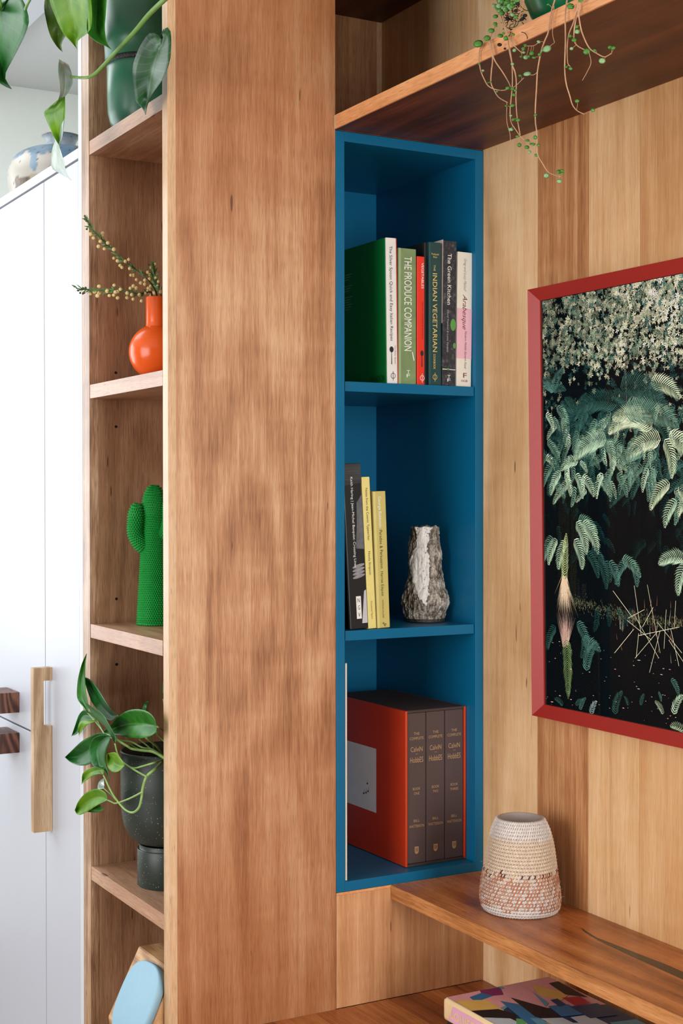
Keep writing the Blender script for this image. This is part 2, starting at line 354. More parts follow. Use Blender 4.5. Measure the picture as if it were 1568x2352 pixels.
def plate(name, x0, x1, z0, z1, d0, d1, mat):
    V = [pp(x, z, d) for d in (d0, d1) for x, z in ((x0, z0), (x1, z0), (x1, z1), (x0, z1))]
    return put(name, mesh(name, V, [(0, 1, 2, 3), (7, 6, 5, 4), (0, 4, 5, 1), (1, 5, 6, 2), (2, 6, 7, 3), (3, 7, 4, 0)], mat), pic)
gx0, gx1, gz0, gz1 = X0 + FW + .0003, XR - FW - .0003, ZB0 + FW + .0003, ZT0 - FW - .0003
mg, nt, p = newmat('picture_glass')
fr = N(nt, 'ShaderNodeFresnel'); fr.inputs[0].default_value = 1.45; gl = N(nt, 'ShaderNodeBsdfGlossy'); gl.inputs['Roughness'].default_value = .02
tr = N(nt, 'ShaderNodeBsdfTransparent'); mx = N(nt, 'ShaderNodeMixShader'); lk(nt, mth(nt, 'MULTIPLY', fr.outputs[0], .012), mx.inputs[0]); lk(nt, tr.outputs[0], mx.inputs[1]); lk(nt, gl.outputs[0], mx.inputs[2])
lk(nt, mx.outputs[0], nt.nodes['Material Output'].inputs[0])
V = [pp(x, z, .0092) for x, z in ((gx0, gz0), (gx1, gz0), (gx1, gz1), (gx0, gz1))]
plate('glass', gx0 + .0004, gx1 - .0004, gz0 + .0004, gz1 - .0004, .0112, .0114, mg)
# the print: dark ground and flat printed leaf shapes
rp = random.Random(3); PV = []; PF = []; PC = []; cnt = [0]
px0, px1, pz0, pz1 = gx0 + .0045, gx1 - .0045, gz0 + .0006, gz1 - .0006
def inside(x, z): return px0 <= x <= px1 and pz0 <= z <= pz1
def poly(pts, col):
    cnt[0] += 1; d = .0140 - cnt[0] * 4e-8; o = len(PV)
    for x, z in pts: PV.append(pp(min(max(x, px0), px1), min(max(z, pz0), pz1), d)); PC.append(col)
    PF.append(tuple(range(o, o + len(pts))))
def vary(c, a=.25): k = 1 + rp.uniform(-a, a); return (c[0] * k, c[1] * k, c[2] * k)
def rosette(x, z, r, col):
    n = rp.randint(5, 7); a0 = rp.uniform(0, 6.28)
    for i in range(n):
        a = a0 + i * 2 * PI / n + rp.uniform(-.25, .25); L = r * rp.uniform(.6, 1.1); wd = L * .17; c, s = math.cos(a), math.sin(a)
        poly([(x, z), (x + c * L * .5 - s * wd, z + s * L * .5 + c * wd), (x + c * L, z + s * L), (x + c * L * .5 + s * wd, z + s * L * .5 - c * wd)], vary(col, .35))
def frond(x, z, ang, L, col, droop=.9, wid=.30, n=None):
    n = n or max(9, int(L / .0040)); a = ang; px, pz = x, z; pts = []
    for i in range(n):
        pts.append((px, pz, a)); px += math.cos(a) * L / n; pz += math.sin(a) * L / n
        a += (-1 if math.cos(ang) > 0 else 1) * droop / n
    poly([(pts[0][0], pts[0][1] - .0004), (px, pz), (pts[0][0], pts[0][1] + .0004)], tuple(c * .8 for c in col))
    for i, (qx, qz, qa) in enumerate(pts):
        f = i / n; pl = L * wid * (math.sin(PI * min(1, .30 + f * .70)) ** .8) * rp.uniform(.85, 1.1)
        if pl < .0012: continue
        lit = 1.15 - .55 * f * rp.random()
        for sgn in (1, -1):
            b = qa + sgn * (1.0 - .35 * f); c, s_ = math.cos(b), math.sin(b); wd = L / n * .27; k = lit * (1.0 if sgn > 0 else .62) * rp.uniform(.7, 1.2); cc_ = tuple(q * k for q in col)
            e = qa - b; m1, m2 = .55, 1.0; bx, bz = qx + c * pl * m1, qz + s_ * pl * m1; tx, tz = bx + math.cos(b + e * .35) * pl * .45, bz + math.sin(b + e * .35) * pl * .45
            poly([(qx - s_ * wd * .6, qz + c * wd * .6), (bx - s_ * wd, bz + c * wd), (tx, tz), (bx + s_ * wd, bz - c * wd), (qx + s_ * wd * .6, qz - c * wd * .6)], cc_)
poly([(px0, pz0), (px1, pz0), (px1, pz1), (px0, pz1)], S(9, 14, 17)[:3])
def pz_of(py, px=1400): return on('y', .648, px, py).z
HGT = pz1 - pz0
def rx(): return rp.uniform(px0, px1)
cream, sage, teal, deep, mint = S(226, 228, 196)[:3], S(150, 170, 142)[:3], S(74, 118, 110)[:3], S(30, 62, 62)[:3], S(176, 208, 178)[:3]
for i in range(700):      # dim undergrowth
    x = rx(); f = rp.uniform(.58, .96); rosette(x, pz0 + HGT * f, rp.uniform(.005, .010), vary(deep, .5))
for i in range(150):
    x = rx(); frond(x, pz0 + HGT * rp.uniform(.36, .60), rp.choice((-.6, -1.0, -2.1, -2.6)) + rp.uniform(-.3, .3), rp.uniform(.025, .05), vary(tuple(c * .42 for c in deep), .6), rp.uniform(.4, 1.2), .26)
def shade_mask(x, f):     # open dark hollows between the masses
    u = (x - px0)
    return ((abs(u - .085) < .035 and .66 < f < .83) or (abs(u - .20) < .07 and .68 < f < .80) or (.30 < u < .36 and .72 < f < .8))
for i in range(7500):     # sunlit canopy
    x = rx(); f = 1 - abs(rp.gauss(0, .145))
    if f < .64 or (shade_mask(x, f) and rp.random() < .88): continue
    u = min(1, (x - px0) / .34); t = rp.random(); cl = noise.noise(Vector((x * 34, f * 24, 1.7))) + .5 * noise.noise(Vector((x * 90, f * 60, 4.1)))
    if cl < -.18 - .25 * u and rp.random() < .75: continue
    col = cream if t < .25 + .35 * u + .25 * cl else sage if t < .82 else teal
    k = (.35 + .75 * rp.random()) * (.62 + .42 * u) * (1 + .55 * cl) * (1 if f > .8 else .8)
    rosette(x, pz0 + HGT * f, rp.uniform(.0034, .0080), tuple(min(c * max(k, .08), .95) for c in col))
for i in range(7):        # trunks and twigs
    x = rx(); z = pz0 + HGT * rp.uniform(.7, .85); poly([(x, z), (x + .0016, z), (x + .004, z - .09), (x + .001, z - .09)], S(96, 84, 78)[:3])
def fern(px, py, n, L, col, spread=2.4):
    q = on('y', .649, px, py)
    for i in range(n): frond(q.x, q.z, PI / 2 + spread * ((i + .5) / n - .5) + rp.uniform(-.15, .15), L * rp.uniform(.75, 1.1), vary(col, .3), rp.uniform(.8, 1.7))
dim, md, brt = S(48, 86, 80)[:3], S(104, 142, 124)[:3], S(196, 216, 180)[:3]
for px, py, n, L, col in ((1330, 960, 6, .06, dim), (1375, 1010, 7, .07, dim), (1300, 1010, 5, .06, deep), (1460, 960, 6, .08, dim), (1275, 900, 4, .05, teal)): fern(px, py, n, L, col)
def fr_px(px, py, qx, qy, col, wid=.3, droop=1.0):
    a = on('y', .649, px, py); b = on('y', .649, qx, qy); dx, dz = b.x - a.x, b.z - a.z
    ang = math.atan2(dz, dx); s = -1 if math.cos(ang + .3 * droop) > 0 else 1
    frond(a.x, a.z, ang - s * droop * .5, math.hypot(dx, dz) * 1.06, col, droop, wid)
for i in range(120):      # smaller fronds between the large ones
    q = on('y', .649, rp.uniform(1250, 1580), rp.uniform(930, 1130)); k = rp.random()
    frond(q.x, q.z, rp.choice((-.5, -.9, -2.2, -2.7, -1.4)) + rp.uniform(-.3, .3), rp.uniform(.03, .06), vary(dim if k < .5 else md if k < .8 else mint, .35), rp.uniform(.4, 1.2), .26)
for a in ((1480, 960, 1402, 1000, brt), (1500, 985, 1410, 965, brt), (1440, 950, 1560, 985, md), (1500, 880, 1565, 920, brt), (1430, 890, 1530, 930, dim), (1420, 930, 1330, 950, dim),
          (1520, 1010, 1443, 1060, brt), (1530, 1010, 1542, 1100, brt), (1540, 1000, 1600, 1080, brt), (1510, 1040, 1480, 1090, md), (1480, 1040, 1425, 1075, md), (1395, 1010, 1322, 1060, mint), (1400, 1015, 1405, 1088, mint),
          (1390, 1025, 1450, 1070, md), (1330, 1060, 1290, 1085, mint), (1335, 1062, 1350, 1090, mint), (1290, 1085, 1268, 1140, mint), (1300, 1090, 1310, 1142, mint), (1325, 1090, 1338, 1148, mint), (1340, 1095, 1364, 1144, mint),
          (1270, 1070, 1252, 1120, md), (1420, 1090, 1440, 1145, md), (1410, 1080, 1390, 1130, md), (1475, 1100, 1455, 1150, dim), (1540, 1110, 1497, 1175, brt), (1560, 1120, 1590, 1190, brt), (1555, 1150, 1530, 1215, mint), (1590, 1140, 1560, 1190, brt),
          (1330, 1195, 1372, 1230, md), (1325, 1200, 1345, 1275, mint), (1340, 1200, 1372, 1275, mint), (1320, 1240, 1335, 1310, mint), (1300, 1245, 1285, 1310, mint), (1280, 1240, 1262, 1300, mint), (1270, 1235, 1250, 1295, md), (1350, 1270, 1372, 1330, dim),
          (1375, 1280, 1390, 1355, dim), (1400, 1290, 1418, 1350, teal), (1440, 1290, 1415, 1345, teal), (1450, 1290, 1460, 1350, teal), (1430, 1285, 1470, 1330, md), (1390, 1290, 1400, 1340, dim), (1360, 1260, 1385, 1300, dim),
          (1575, 1285, 1513, 1300, mint), (1580, 1290, 1560, 1370, mint), (1590, 1300, 1600, 1380, mint)): fr_px(*a)
for i in range(300):      # ferns continuing out to the right of the visible part
    x = rp.uniform(.60, px1); f = rp.uniform(.38, .8); frond(x, pz0 + HGT * f, rp.uniform(-2.6, -.5), rp.uniform(.04, .08), vary((dim, md, brt, mint)[rp.randint(0, 3)], .3), rp.uniform(.4, 1.2))
zb = pz_of(1395)
for i in range(2600):      # grassy bank
    x = rp.uniform(px0 + .08, px1); z = zb + rp.gauss(-.004 + .012 * math.sin(x * 9), .006); poly([(x, z), (x + rp.uniform(-.003, .003), z + rp.uniform(.0008, .0045)), (x + .0007, z)], vary(S(128, 134, 98)[:3], .6))
def grass(px, py, n, L, up, spread, col):
    q = on('y', .649, px, py)
    for i in range(n):
        a = (PI / 2 if up else -PI / 2) + rp.gauss(0, spread); l = L * rp.uniform(.5, 1.1); x = q.x + rp.uniform(-.008, .008); z = q.z + rp.uniform(-.006, .006)
        poly([(x, z), (x + math.cos(a) * l + .0002, z + math.sin(a) * l), (x + .0009, z)], vary(col, .3))
grass(1297, 1330, 150, .065, False, .22, S(232, 196, 166)[:3]); grass(1297, 1480, 110, .06, True, .22, S(190, 160, 146)[:3])
fr_px(1297, 1330, 1296, 1228, S(178, 196, 140)[:3], .2, .1); fr_px(1300, 1470, 1302, 1600, S(112, 140, 92)[:3], .2, .1)
for a in ((1275, 1440, 1258, 1495, dim), (1325, 1430, 1348, 1500, teal), (1335, 1475, 1378, 1500, teal), (1345, 1540, 1372, 1478, teal), (1340, 1460, 1330, 1510, dim), (1420, 1400, 1425, 1450, dim), (1395, 1395, 1395, 1440, deep), (1370, 1400, 1360, 1450, deep), (1450, 1400, 1440, 1440, deep)): fr_px(*a)
for a in ((1330, 1630, 1345, 1605, teal), (1355, 1645, 1370, 1612, S(140, 166, 170)[:3]), (1320, 1620, 1338, 1612, dim), (1290, 1620, 1270, 1607, dim), (1410, 1640, 1430, 1590, dim), (1440, 1620, 1445, 1598, dim), (1470, 1620, 1480, 1595, dim), (1520, 1640, 1500, 1612, sage), (1540, 1560, 1555, 1600, teal), (1545, 1640, 1570, 1600, mint), (1510, 1590, 1515, 1612, teal), (1570, 1680, 1535, 1672, sage)): fr_px(*a)
def line(px, py, qx, qy, wd, col):
    a = on('y', .649, px, py); b = on('y', .649, qx, qy); d = Vector((b.x - a.x, b.z - a.z)).normalized() * wd
    poly([(a.x - d.y, a.z + d.x), (b.x - d.y, b.z + d.x), (b.x + d.y, b.z - d.x), (a.x + d.y, a.z - d.x)], col)
reed = S(206, 206, 178)[:3]
for a in ((1408, 1357, 1450, 1415), (1457, 1345, 1472, 1460), (1487, 1343, 1515, 1500), (1440, 1425, 1495, 1470), (1442, 1420, 1480, 1400), (1410, 1500, 1455, 1445), (1457, 1512, 1510, 1450), (1490, 1545, 1515, 1450), (1510, 1430, 1565, 1500), (1552, 1380, 1548, 1440), (1540, 1445, 1558, 1530), (1535, 1470, 1568, 1520), (1465, 1460, 1560, 1440), (1455, 1410, 1512, 1512), (1466, 1455, 1460, 1510), (1475, 1440, 1500, 1395), (1530, 1400, 1524, 1490)): line(*a, .00045, vary(reed, .15))
for i in range(140):
    x = rp.uniform(px0 + .2, px1); z = pz_of(1440) + rp.gauss(0, .022); l = rp.uniform(.008, .03); poly([(x, z), (x + rp.uniform(-.006, .006), z + l), (x + .0008, z)], vary((reed, S(176, 120, 92)[:3])[rp.randint(0, 1)], .4))
for i in range(170):      # floating leaf flecks on the water
    x = rp.uniform(px0, px1); z = rp.uniform(pz0, pz_of(1490)); l = abs(rp.gauss(0, .0035)) + .0008; t = .0003 + l * .07
    poly([(x, z), (x + l * .5, z - t), (x + l, z + rp.uniform(-.0006, .0006)), (x + l * .5, z + t)], vary((S(228, 168, 140)[:3], S(180, 190, 196)[:3])[rp.random() < .35], .4))
mp_, nt, p = newmat('forest_print'); at = N(nt, 'ShaderNodeAttribute'); at.attribute_name = 'Col'; lk(nt, at.outputs['Color'], p.inputs['Base Color']); p.inputs['Roughness'].default_value = .6; p.inputs['Specular IOR Level'].default_value = 0
me = mesh('print', PV, PF, mp_); set_colors(me, [tuple(min(.92, c_ * 1.25) for c_ in q) for q in PC]); pr = put('print', me, pic); pr['label'] = 'printed photograph of sunlit ferns above dark water'
plate('backing', gx0 - .004, gx1 + .004, gz0 - .004, gz1 + .004, .0143, .0153, M['black'])

# ------------------------------------------------------------------ lettering
def text_data(body, spacing=1.0):
    cu = bpy.data.curves.new('lettering', 'FONT'); cu.body = body; cu.size = 1; cu.resolution_u = 3; cu.align_x = 'LEFT'; cu.space_character = spacing
    ob = bpy.data.objects.new('tmp', cu); COL.objects.link(ob); bpy.context.view_layer.update()
    me = bpy.data.meshes.new_from_object(ob.evaluated_get(bpy.context.evaluated_depsgraph_get()))
    V = [v.co.copy() for v in me.vertices]; F = [tuple(q.vertices) for q in me.polygons]
    bpy.data.objects.remove(ob); bpy.data.curves.remove(cu); bpy.data.meshes.remove(me); return V, F
def text(body, org, right, up, length, height, mat, parent, lift=.0004, shear=0, spacing=1.0, name='lettering', center=False):
    V, F = text_data(body, spacing); x0 = min(v.x for v in V); x1 = max(v.x for v in V); h = .70
    r = Vector(right).normalized(); u = Vector(up).normalized(); nrm = r.cross(u); o = Vector(org) + nrm * lift
    k = length / (x1 - x0); off = -length / 2 if center else 0
    vs = [o + r * ((v.x - x0) * k + off + shear * v.y * height / h) + u * (v.y * height / h) for v in V]
    return put(name, mesh(name, vs, F, mat), parent, world=False)
DOWN, YY, ZZ = (0, 0, -1), (0, 1, 0), (0, 0, 1)
def flat(name, pts, org, right, up, mat, parent, lift=.0003, th=0):
    r = Vector(right).normalized(); u = Vector(up).normalized(); n = r.cross(u); o = Vector(org) + n * lift
    return put(name, mesh(name, [o + r * a + u * b for a, b in pts], [tuple(range(len(pts)))], mat), parent, world=False)
def circ(cx, cy, r, n=20, sx=1): return [(cx + sx * r * math.cos(2 * PI * i / n), cy + r * math.sin(2 * PI * i / n)) for i in range(n)]
def ring_mark(org, right, up, r, mat, parent, lift=.0004):
    rr = Vector(right).normalized(); u = Vector(up).normalized(); n = rr.cross(u); o = Vector(org) + n * lift; V = []; F = []
    m = 24
    for i in range(m):
        a = 2 * PI * i / m
        for q in (r, r * .82): V.append(o + rr * q * math.cos(a) + u * q * math.sin(a))
    for i in range(m): j = (i + 1) % m; F.append((2 * i, 2 * j, 2 * j + 1, 2 * i + 1))
    b = len(V); t = r * .09
    V += [o + rr * s - u * q for s, q in ((-t, r * 1.7), (t, r * 1.7), (t, -r * 1.7), (-t, -r * 1.7))]; F.append((b, b + 1, b + 2, b + 3))
    return put('emblem', mesh('emblem', V, F, mat), parent, world=False)

# ------------------------------------------------------------------ books (local frame: +x out of the shelf, y along it, z up)
def book(name, label, xf, y0, y1, z0, h, depth, cover, theta=0.0, board=.0025, soft=False, group='cookbooks on the blue shelf', pages=None, spine_mat=None):
    w_ = y1 - y0; piv = y0 if theta >= 0 else y1; a0 = 0.0 if theta >= 0 else -w_
    t = thing(name, label, 'book', (xf, piv, z0), group, rot=(math.radians(theta), 0, 0)); t['_w'] = [0, 0, 0]
    inset = .0004 if soft else .003; bd = .0006 if soft else board; bev = .0003 if soft else .0009
    boxes('cover', [((-depth, a0, 0), (-.003, a0 + bd, h)), ((-depth, a0 + w_ - bd, 0), (-.003, a0 + w_, h))], cover, t, bev, False)
    box('spine', (-.0034, a0 + .0002, 0), (0, a0 + w_ - .0002, h), spine_mat or cover, t, min(.0016, w_ * .2), False)
    box('pages', (-depth + inset + .001, a0 + bd + .0001, inset), (-.0036, a0 + w_ - bd - .0001, h - inset), pages or M['paper'], t, 0, False)
    return t, a0, w_
gold = plain('gold_foil', S(222, 196, 120), .4, .5); goldd = plain('dull_gold_foil', S(176, 140, 100), .45, .5)
whit = plain('white_ink', S(236, 236, 230), .6); ink = plain('black_ink', S(24, 22, 22), .6); maroon = plain('maroon_ink', S(110, 36, 48), .6)
mgreen = plain('green_cloth', S(16, 118, 50), .28, .5, .04, 30); mwhite = plain('white_cloth', S(228, 226, 222), .5)
msage = plain('sage_board', S(118, 142, 96), .6, .4, .16, 45); mred = plain('red_board', S(226, 48, 28), .4, .5, .03)
mteal = plain('dark_teal_board', S(26, 66, 66), .45, .4, .08, 50); mblk = plain('black_board', S(26, 26, 28), .5, .4, .2, 200)
mcream = plain('cream_board', S(226, 222, 208), .6, .3, .04); mpink = plain('pink_band', S(230, 182, 194), .6, .3, .04)
def slate(name):
    m, nt, p = newmat(name); tc = N(nt, 'ShaderNodeTexCoord').outputs['Object']
    c = ramp(nt, noise_n(nt, tc, 90, 6, .75), [(.30, S(12, 14, 18)), (.52, S(38, 42, 50)), (.64, S(92, 88, 90)), (.70, S(50, 44, 40))]); lk(nt, c, p.inputs['Base Color']); p.inputs['Roughness'].default_value = .6; return m
mslate = slate('slate_print')
XF = -.012; ZK = 1.6056
b, a0, wd = book('book', 'white spined cookbook with glossy green cover, first on the blue shelf', XF, .4470, .4695, ZK, .2735, .19, mgreen, .75, spine_mat=mwhite)
box('cover_joint', (-.012, a0 - .0006, .0005), (-.0036, a0 - .00005, .273), mgreen, b, .0002, False)
box('cover_edge', (-.19, a0 + wd + .00005, .0002), (-.0002, a0 + wd + .0012, .2732), mred, b, .0003, False)
text('The Silver Spoon Quick and Easy Italian Recipes', (0, a0 + .0075, .258), DOWN, YY, .178, .0062, ink, b)
for q in ([(.0, 0), (.0, .0012), (.0165, .0012), (.0165, 0)], ): pass
flat('spoon_mark', circ(.006, .0045, .0045, 16, 1.25) + [], (0, a0 + .0052, .070), DOWN, YY, ink, b)
flat('spoon_handle', [(.010, .0040), (.034, .0036), (.034, .0054), (.010, .0050)], (0, a0 + .0052, .070), DOWN, YY, ink, b)
text('The Silver Spoon', (0, a0 + .0165, .072), DOWN, YY, .035, .0024, ink, b)
ring_mark((0, a0 + .0125, .0145), YY, ZZ, .0052, ink, b)
for k, (n_, zz) in enumerate(((3, .222), (3, .200), (6, .178))):
    for i in range(n_):
        bb = bmesh.new(); x = -.185
        put('blurb_line', mesh('blurb_line', [(-.188, a0 - .0008, zz - i * .0048), (-.128 - .006 * ((i * 7) % 3), a0 - .0008, zz - i * .0048), (-.128 - .006 * ((i * 7) % 3), a0 - .0008, zz - i * .0048 + .0011), (-.188, a0 - .0008, zz - i * .0048 + .0011)], [(0, 1, 2, 3)], plain('blurb_ink', S(150, 190, 156), .6) if (k == 0 and i == 0) else bpy.data.materials['blurb_ink']), b, False); bb.free()
text('PHAIDON', (-.062, a0 - .0005, .006), (1, 0, 0), ZZ, .054, .011, plain('dark_green_ink', S(6, 70, 26), .5), b)
b, a0, wd = book('book', 'thick sage green produce cookbook with white capitals on its spine', XF, .4706, .5105, ZK, .2565, .185, msage, 0)
text('THE PRODUCE COMPANION', (0, a0 + .0135, .241), DOWN, YY, .178, .0165, whit, b)
flat('spine_strip', [(0, 0), (.2560, 0), (.2560, .005), (0, .005)], (0, a0 + .0008, .2562), DOWN, YY, plain('pale_sage', S(150, 170, 128), .6), b)
flat('swash', [(0, 0), (.016, .004), (.0175, .0022), (.001, -.0016)], (0, a0 + .032, .062), DOWN, YY, whit, b)
for dz, tx in ((.020, 'T'), (.013, 'F')): text(tx, (0, a0 + .0185, dz), YY, ZZ, .0075, .0065, whit, b)
b, a0, wd = book('book', 'slim bright red vegetable cookbook beside the sage green one', XF, .5124, .5292, ZK, .2440, .18, mred, 0)
text('VEGETABLES', (0, a0 + .0098, .232), DOWN, YY, .049, .0052, whit, b)
text('ITALIAN COOKING SCHOOL', (0, a0 + .0110, .158), DOWN, YY, .072, .0026, ink, b)
flat('spoon_mark', circ(.006, .0040, .0036, 16, 1.5), (0, a0 + .0070, .066), DOWN, YY, ink, b)
flat('spoon_handle', [(.010, .0032), (.032, .0028), (.032, .0050), (.010, .0046)], (0, a0 + .0070, .066), DOWN, YY, ink, b)
ring_mark((0, a0 + .0115, .0130), YY, ZZ, .0050, whit, b)
b, a0, wd = book('book', 'narrow black book squeezed between the red and the teal spines', XF - .006, .5322, .5388, ZK, .2725, .19, mblk, 0, board=.0016)
b, a0, wd = book('book', 'dark teal Indian vegetarian cookbook with gold lettering', XF, .5393, .5672, ZK, .2735, .19, mteal, 0)
flat('spine_groove', [(0, 0), (.272, 0), (.272, .0007), (0, .0007)], (0, a0 + .0016, .2727), DOWN, YY, plain('teal_light', S(60, 120, 116), .5), b)
text('Pushpesh', (0, a0 + .0140, .2490), YY, ZZ, .0165, .0036, gold, b, center=True); text('Pant', (0, a0 + .0140, .2435), YY, ZZ, .0085, .0036, gold, b, center=True)
text('THE', (0, a0 + .0105, .230), DOWN, YY, .0115, .0040, gold, b)
text('INDIAN VEGETARIAN', (0, a0 + .0085, .214), DOWN, YY, .150, .0100, gold, b)
text('COOKBOOK', (0, a0 + .0100, .060), DOWN, YY, .0290, .0046, gold, b)
ring_mark((0, a0 + .0135, .0160), YY, ZZ, .0050, gold, b)
b, a0, wd = book('book', 'slate patterned kitchen cookbook with white title near the right end', XF, .5688, .5995, ZK, .2790, .19, mslate, -.75)
box('endpaper', (-.12, a0 - .0011, .12), (-.001, a0 - .0001, .2800), plain('pink_endpaper', S(212, 196, 190), .7), b, .0002, False)
text('The Green Kitchen', (0, a0 + .0100, .254), DOWN, YY, .098, .0088, whit, b)
text('David Frenkiel & Luise Vindahl', (0, a0 + .0100, .146), DOWN, YY, .080, .0040, plain('grey_ink', S(170, 172, 176), .6), b, shear=.2)
lf = plain('print_leaf_green', S(86, 150, 70), .5)
flat('printed_leaf', circ(.012, 0, .0062, 18, 1.9), (0, a0 + .0238, .130), DOWN, YY, lf, b, lift=.0005)
flat('printed_leaf', circ(.004, 0, .0030, 12, 1.9), (0, a0 + .0270, .082), DOWN, YY, lf, b, lift=.0005)
flat('printed_stem', [(0, 0), (wd - .001, 0), (wd - .001, .0012), (0, .0014)], (0, a0 + .0005, .031), YY, ZZ, whit, b)
flat('printed_leaf', circ(.013, .0012, .0022, 12, 1.2), (0, a0 + .0005, .031), YY, ZZ, lf, b, lift=.0006)
for dz, tx in ((.018, 'T'), (.011, 'F')): text(tx, (0, a0 + .0120, dz - .003), YY, ZZ, .007, .0062, whit, b)
b, a0, wd = book('book', 'cream cookbook with a pink band, last on the right', XF, .6018, .6362, ZK, .2600, .19, mcream, -.72)
flat('spine_band', [(0, 0), (wd - .0006, 0), (wd - .0006, .097), (0, .097)], (0, a0 + .0003, .054), YY, ZZ, mpink, b, lift=.0002)
text('Greg and Lucy Malouf', (0, a0 + .0150, .248), DOWN, YY, .062, .0058, plain('grey_pencil', S(150, 140, 140), .6), b, shear=.35)
text('Arabesque', (0, a0 + .0130, .178), DOWN, YY, .066, .0100, maroon, b, shear=.45)
text('Modern Middle Eastern Food', (0, a0 + .0180, .108), DOWN, YY, .072, .0048, maroon, b, shear=.35)
text('F', (0, a0 + .0155, .0170), YY, ZZ, .0085, .0095, maroon, b); text('HGB', (0, a0 + .0115, .0090), YY, ZZ, .0140, .0042, maroon, b)
# middle blue shelf
ZK2 = 1.1457; G2 = 'art books leaning on the middle blue shelf'
b, a0, wd = book('book', 'black art book leaning at the left of the middle shelf', XF, .3666, .4046, ZK2, .3080, .20, plain('black_print', S(18, 18, 20), .4, .5, .15, 60), 3.1, group=G2, soft=True)
flat('printed_panel', [(0, 0), (wd - .0006, .004), (wd - .0006, .040), (0, .040)], (0, a0 + .0003, .2675), YY, ZZ, wood('printed_grain', S(24, 24, 26), S(48, 48, 50), S(80, 80, 82), 'y', 51, .6), b, lift=.0002)
flat('printed_sleeve', [(.020, 0), (.0375, -.002), (.0375, .10), (.026, .085), (.024, .04)], (0, a0, .150), YY, ZZ, plain('print_grey', S(96, 98, 102), .6, .3, .3, 80), b, lift=.0002)
skin = plain('print_pale_grey', S(140, 140, 143), .6, .3, .25, 120)
for k in range(4): flat('printed_finger', circ(.024, 0, .0032, 16, 4.2), (0, a0, .112 - k * .0064), (0, 1, .22), ZZ, skin, b, lift=.0003 + k * .0001)
flat('printed_cuff', [(.026, 0), (.0375, 0), (.0375, .062), (.033, .060)], (0, a0, .010), YY, ZZ, plain('print_white_cuff', S(190, 190, 194), .6), b, lift=.0002)
text('Keith Haring | Jean-Michel Basquiat: Crossing Lines', (0, a0 + .0150, .283), DOWN, YY, .168, .0050, whit, b)
flat('label_patch', [(0, 0), (.0105, 0), (.0105, .0420), (0, .0420)], (0, a0 + .0150, .0190), YY, ZZ, whit, b, lift=.0003)
for k, ch in enumerate('NGV'): text(ch, (0, a0 + .0180, .0495 - k * .0135), YY, ZZ, .0046, .0078, ink, b, lift=.0006)
my1 = plain('pale_yellow_board', S(226, 212, 130), .5, .4, .03); my2 = plain('olive_yellow_board', S(196, 182, 104), .5, .4, .03)
b, a0, wd = book('book', 'tall slim pale yellow art book next to the black one', XF, .4053, .4228, ZK2, .2840, .19, my1, 3.0, group=G2, soft=True)
text('Notes from the Cosmic Typewriter', (0, a0 + .0070, .263), DOWN, YY, .098, .0048, ink, b)
text('Nicola Simpson', (0, a0 + .0070, .145), DOWN, YY, .044, .0046, ink, b); text('Occasional Papers', (0, a0 + .0075, .052), DOWN, YY, .034, .0036, plain('olive_ink', S(120, 104, 40), .6), b)
b, a0, wd = book('book', 'shorter olive yellow exhibition book, rightmost of the leaning three', XF, .4245, .4525, ZK2, .2570, .185, my2, 2.25, group=G2, soft=True)
flat('spine_strip', [(0, 0), (.2562, 0), (.2562, .0055), (0, .0055)], (0, a0 + .0002, .2566), DOWN, YY, plain('olive_pale', S(212, 200, 128), .5), b, lift=.0002)
text('George Baldessin', (0, a0 + .0115, .247), DOWN, YY, .058, .0062, whit, b); text('Paradox & Persuasion', (0, a0 + .0115, .184), DOWN, YY, .072, .0062, ink, b)
text('Harriet Edquist', (0, a0 + .0115, .106), DOWN, YY, .046, .0058, ink, b); text('AUSTRALIAN GALLERIES', (0, a0 + .0125, .0530), DOWN, YY, .034, .0028, ink, b)
text('ag', (0, a0 + .0110, .0085), (0, .85, -.5), (0, .5, .85), .009, .0055, ink, b)
# slipcase with its three volumes, and the thin white magazine
cloth = plain('umber_cloth', S(84, 70, 68), .85, .2, .12, 700, .25, 900); orng = plain('orange_red_paper', S(206, 58, 18), .38, .5, .05, 25); umber = plain('umber_paper', S(70, 58, 56), .8, .2, .12, 500)
sc = thing('slipcase', 'orange and umber slipcase holding three bound volumes', 'slipcase', (-.03, .567, .6830), rot=(0, 0, math.radians(.8))); sc['_w'] = [0, 0, 0]
sw, sh, sd, st = .0700, .3000, .285, .0042
for s in (-1, 1):
    e = box('side_board', (-sd, s * sw - s * st, .0006), (.0, s * sw, sh - .0006), orng, sc, .0008, False)
box('top_board', (-sd, -sw + st + .0001, sh - .0048), (-.0002, sw - st - .0001, sh), umber, sc, .0006, False)
box('base_board', (-sd, -sw + st + .0001, 0), (-.0002, sw - st - .0001, .0048), umber, sc, .0006, False)
box('back_board', (-sd, -sw + st + .0001, .005), (-sd + .004, sw - st - .0001, sh - .005), umber, sc, .0004, False)
flat('cover_label', [(0, 0), (.150, 0), (.150, .127), (0, .127)], (-.257, -sw, .0845), (1, 0, 0), ZZ, plain('label_paper', S(238, 242, 246), .5), sc, lift=.0004)
for qx, qz in ((-.155, .115), (-.141, .137), (-.146, .118), (-.138, .122)):
    flat('note_mark', circ(0, 0, .0018, 10, 1.3) , (qx, -sw, qz), (1, 0, 0), ZZ, ink, sc, lift=.0007); flat('note_stem', [(.0016, 0), (.0023, 0), (.0023, .009), (.0016, .009)], (qx, -sw, qz), (1, 0, 0), ZZ, ink, sc, lift=.0007)
vw = (2 * sw - 2 * st - .0020) / 3
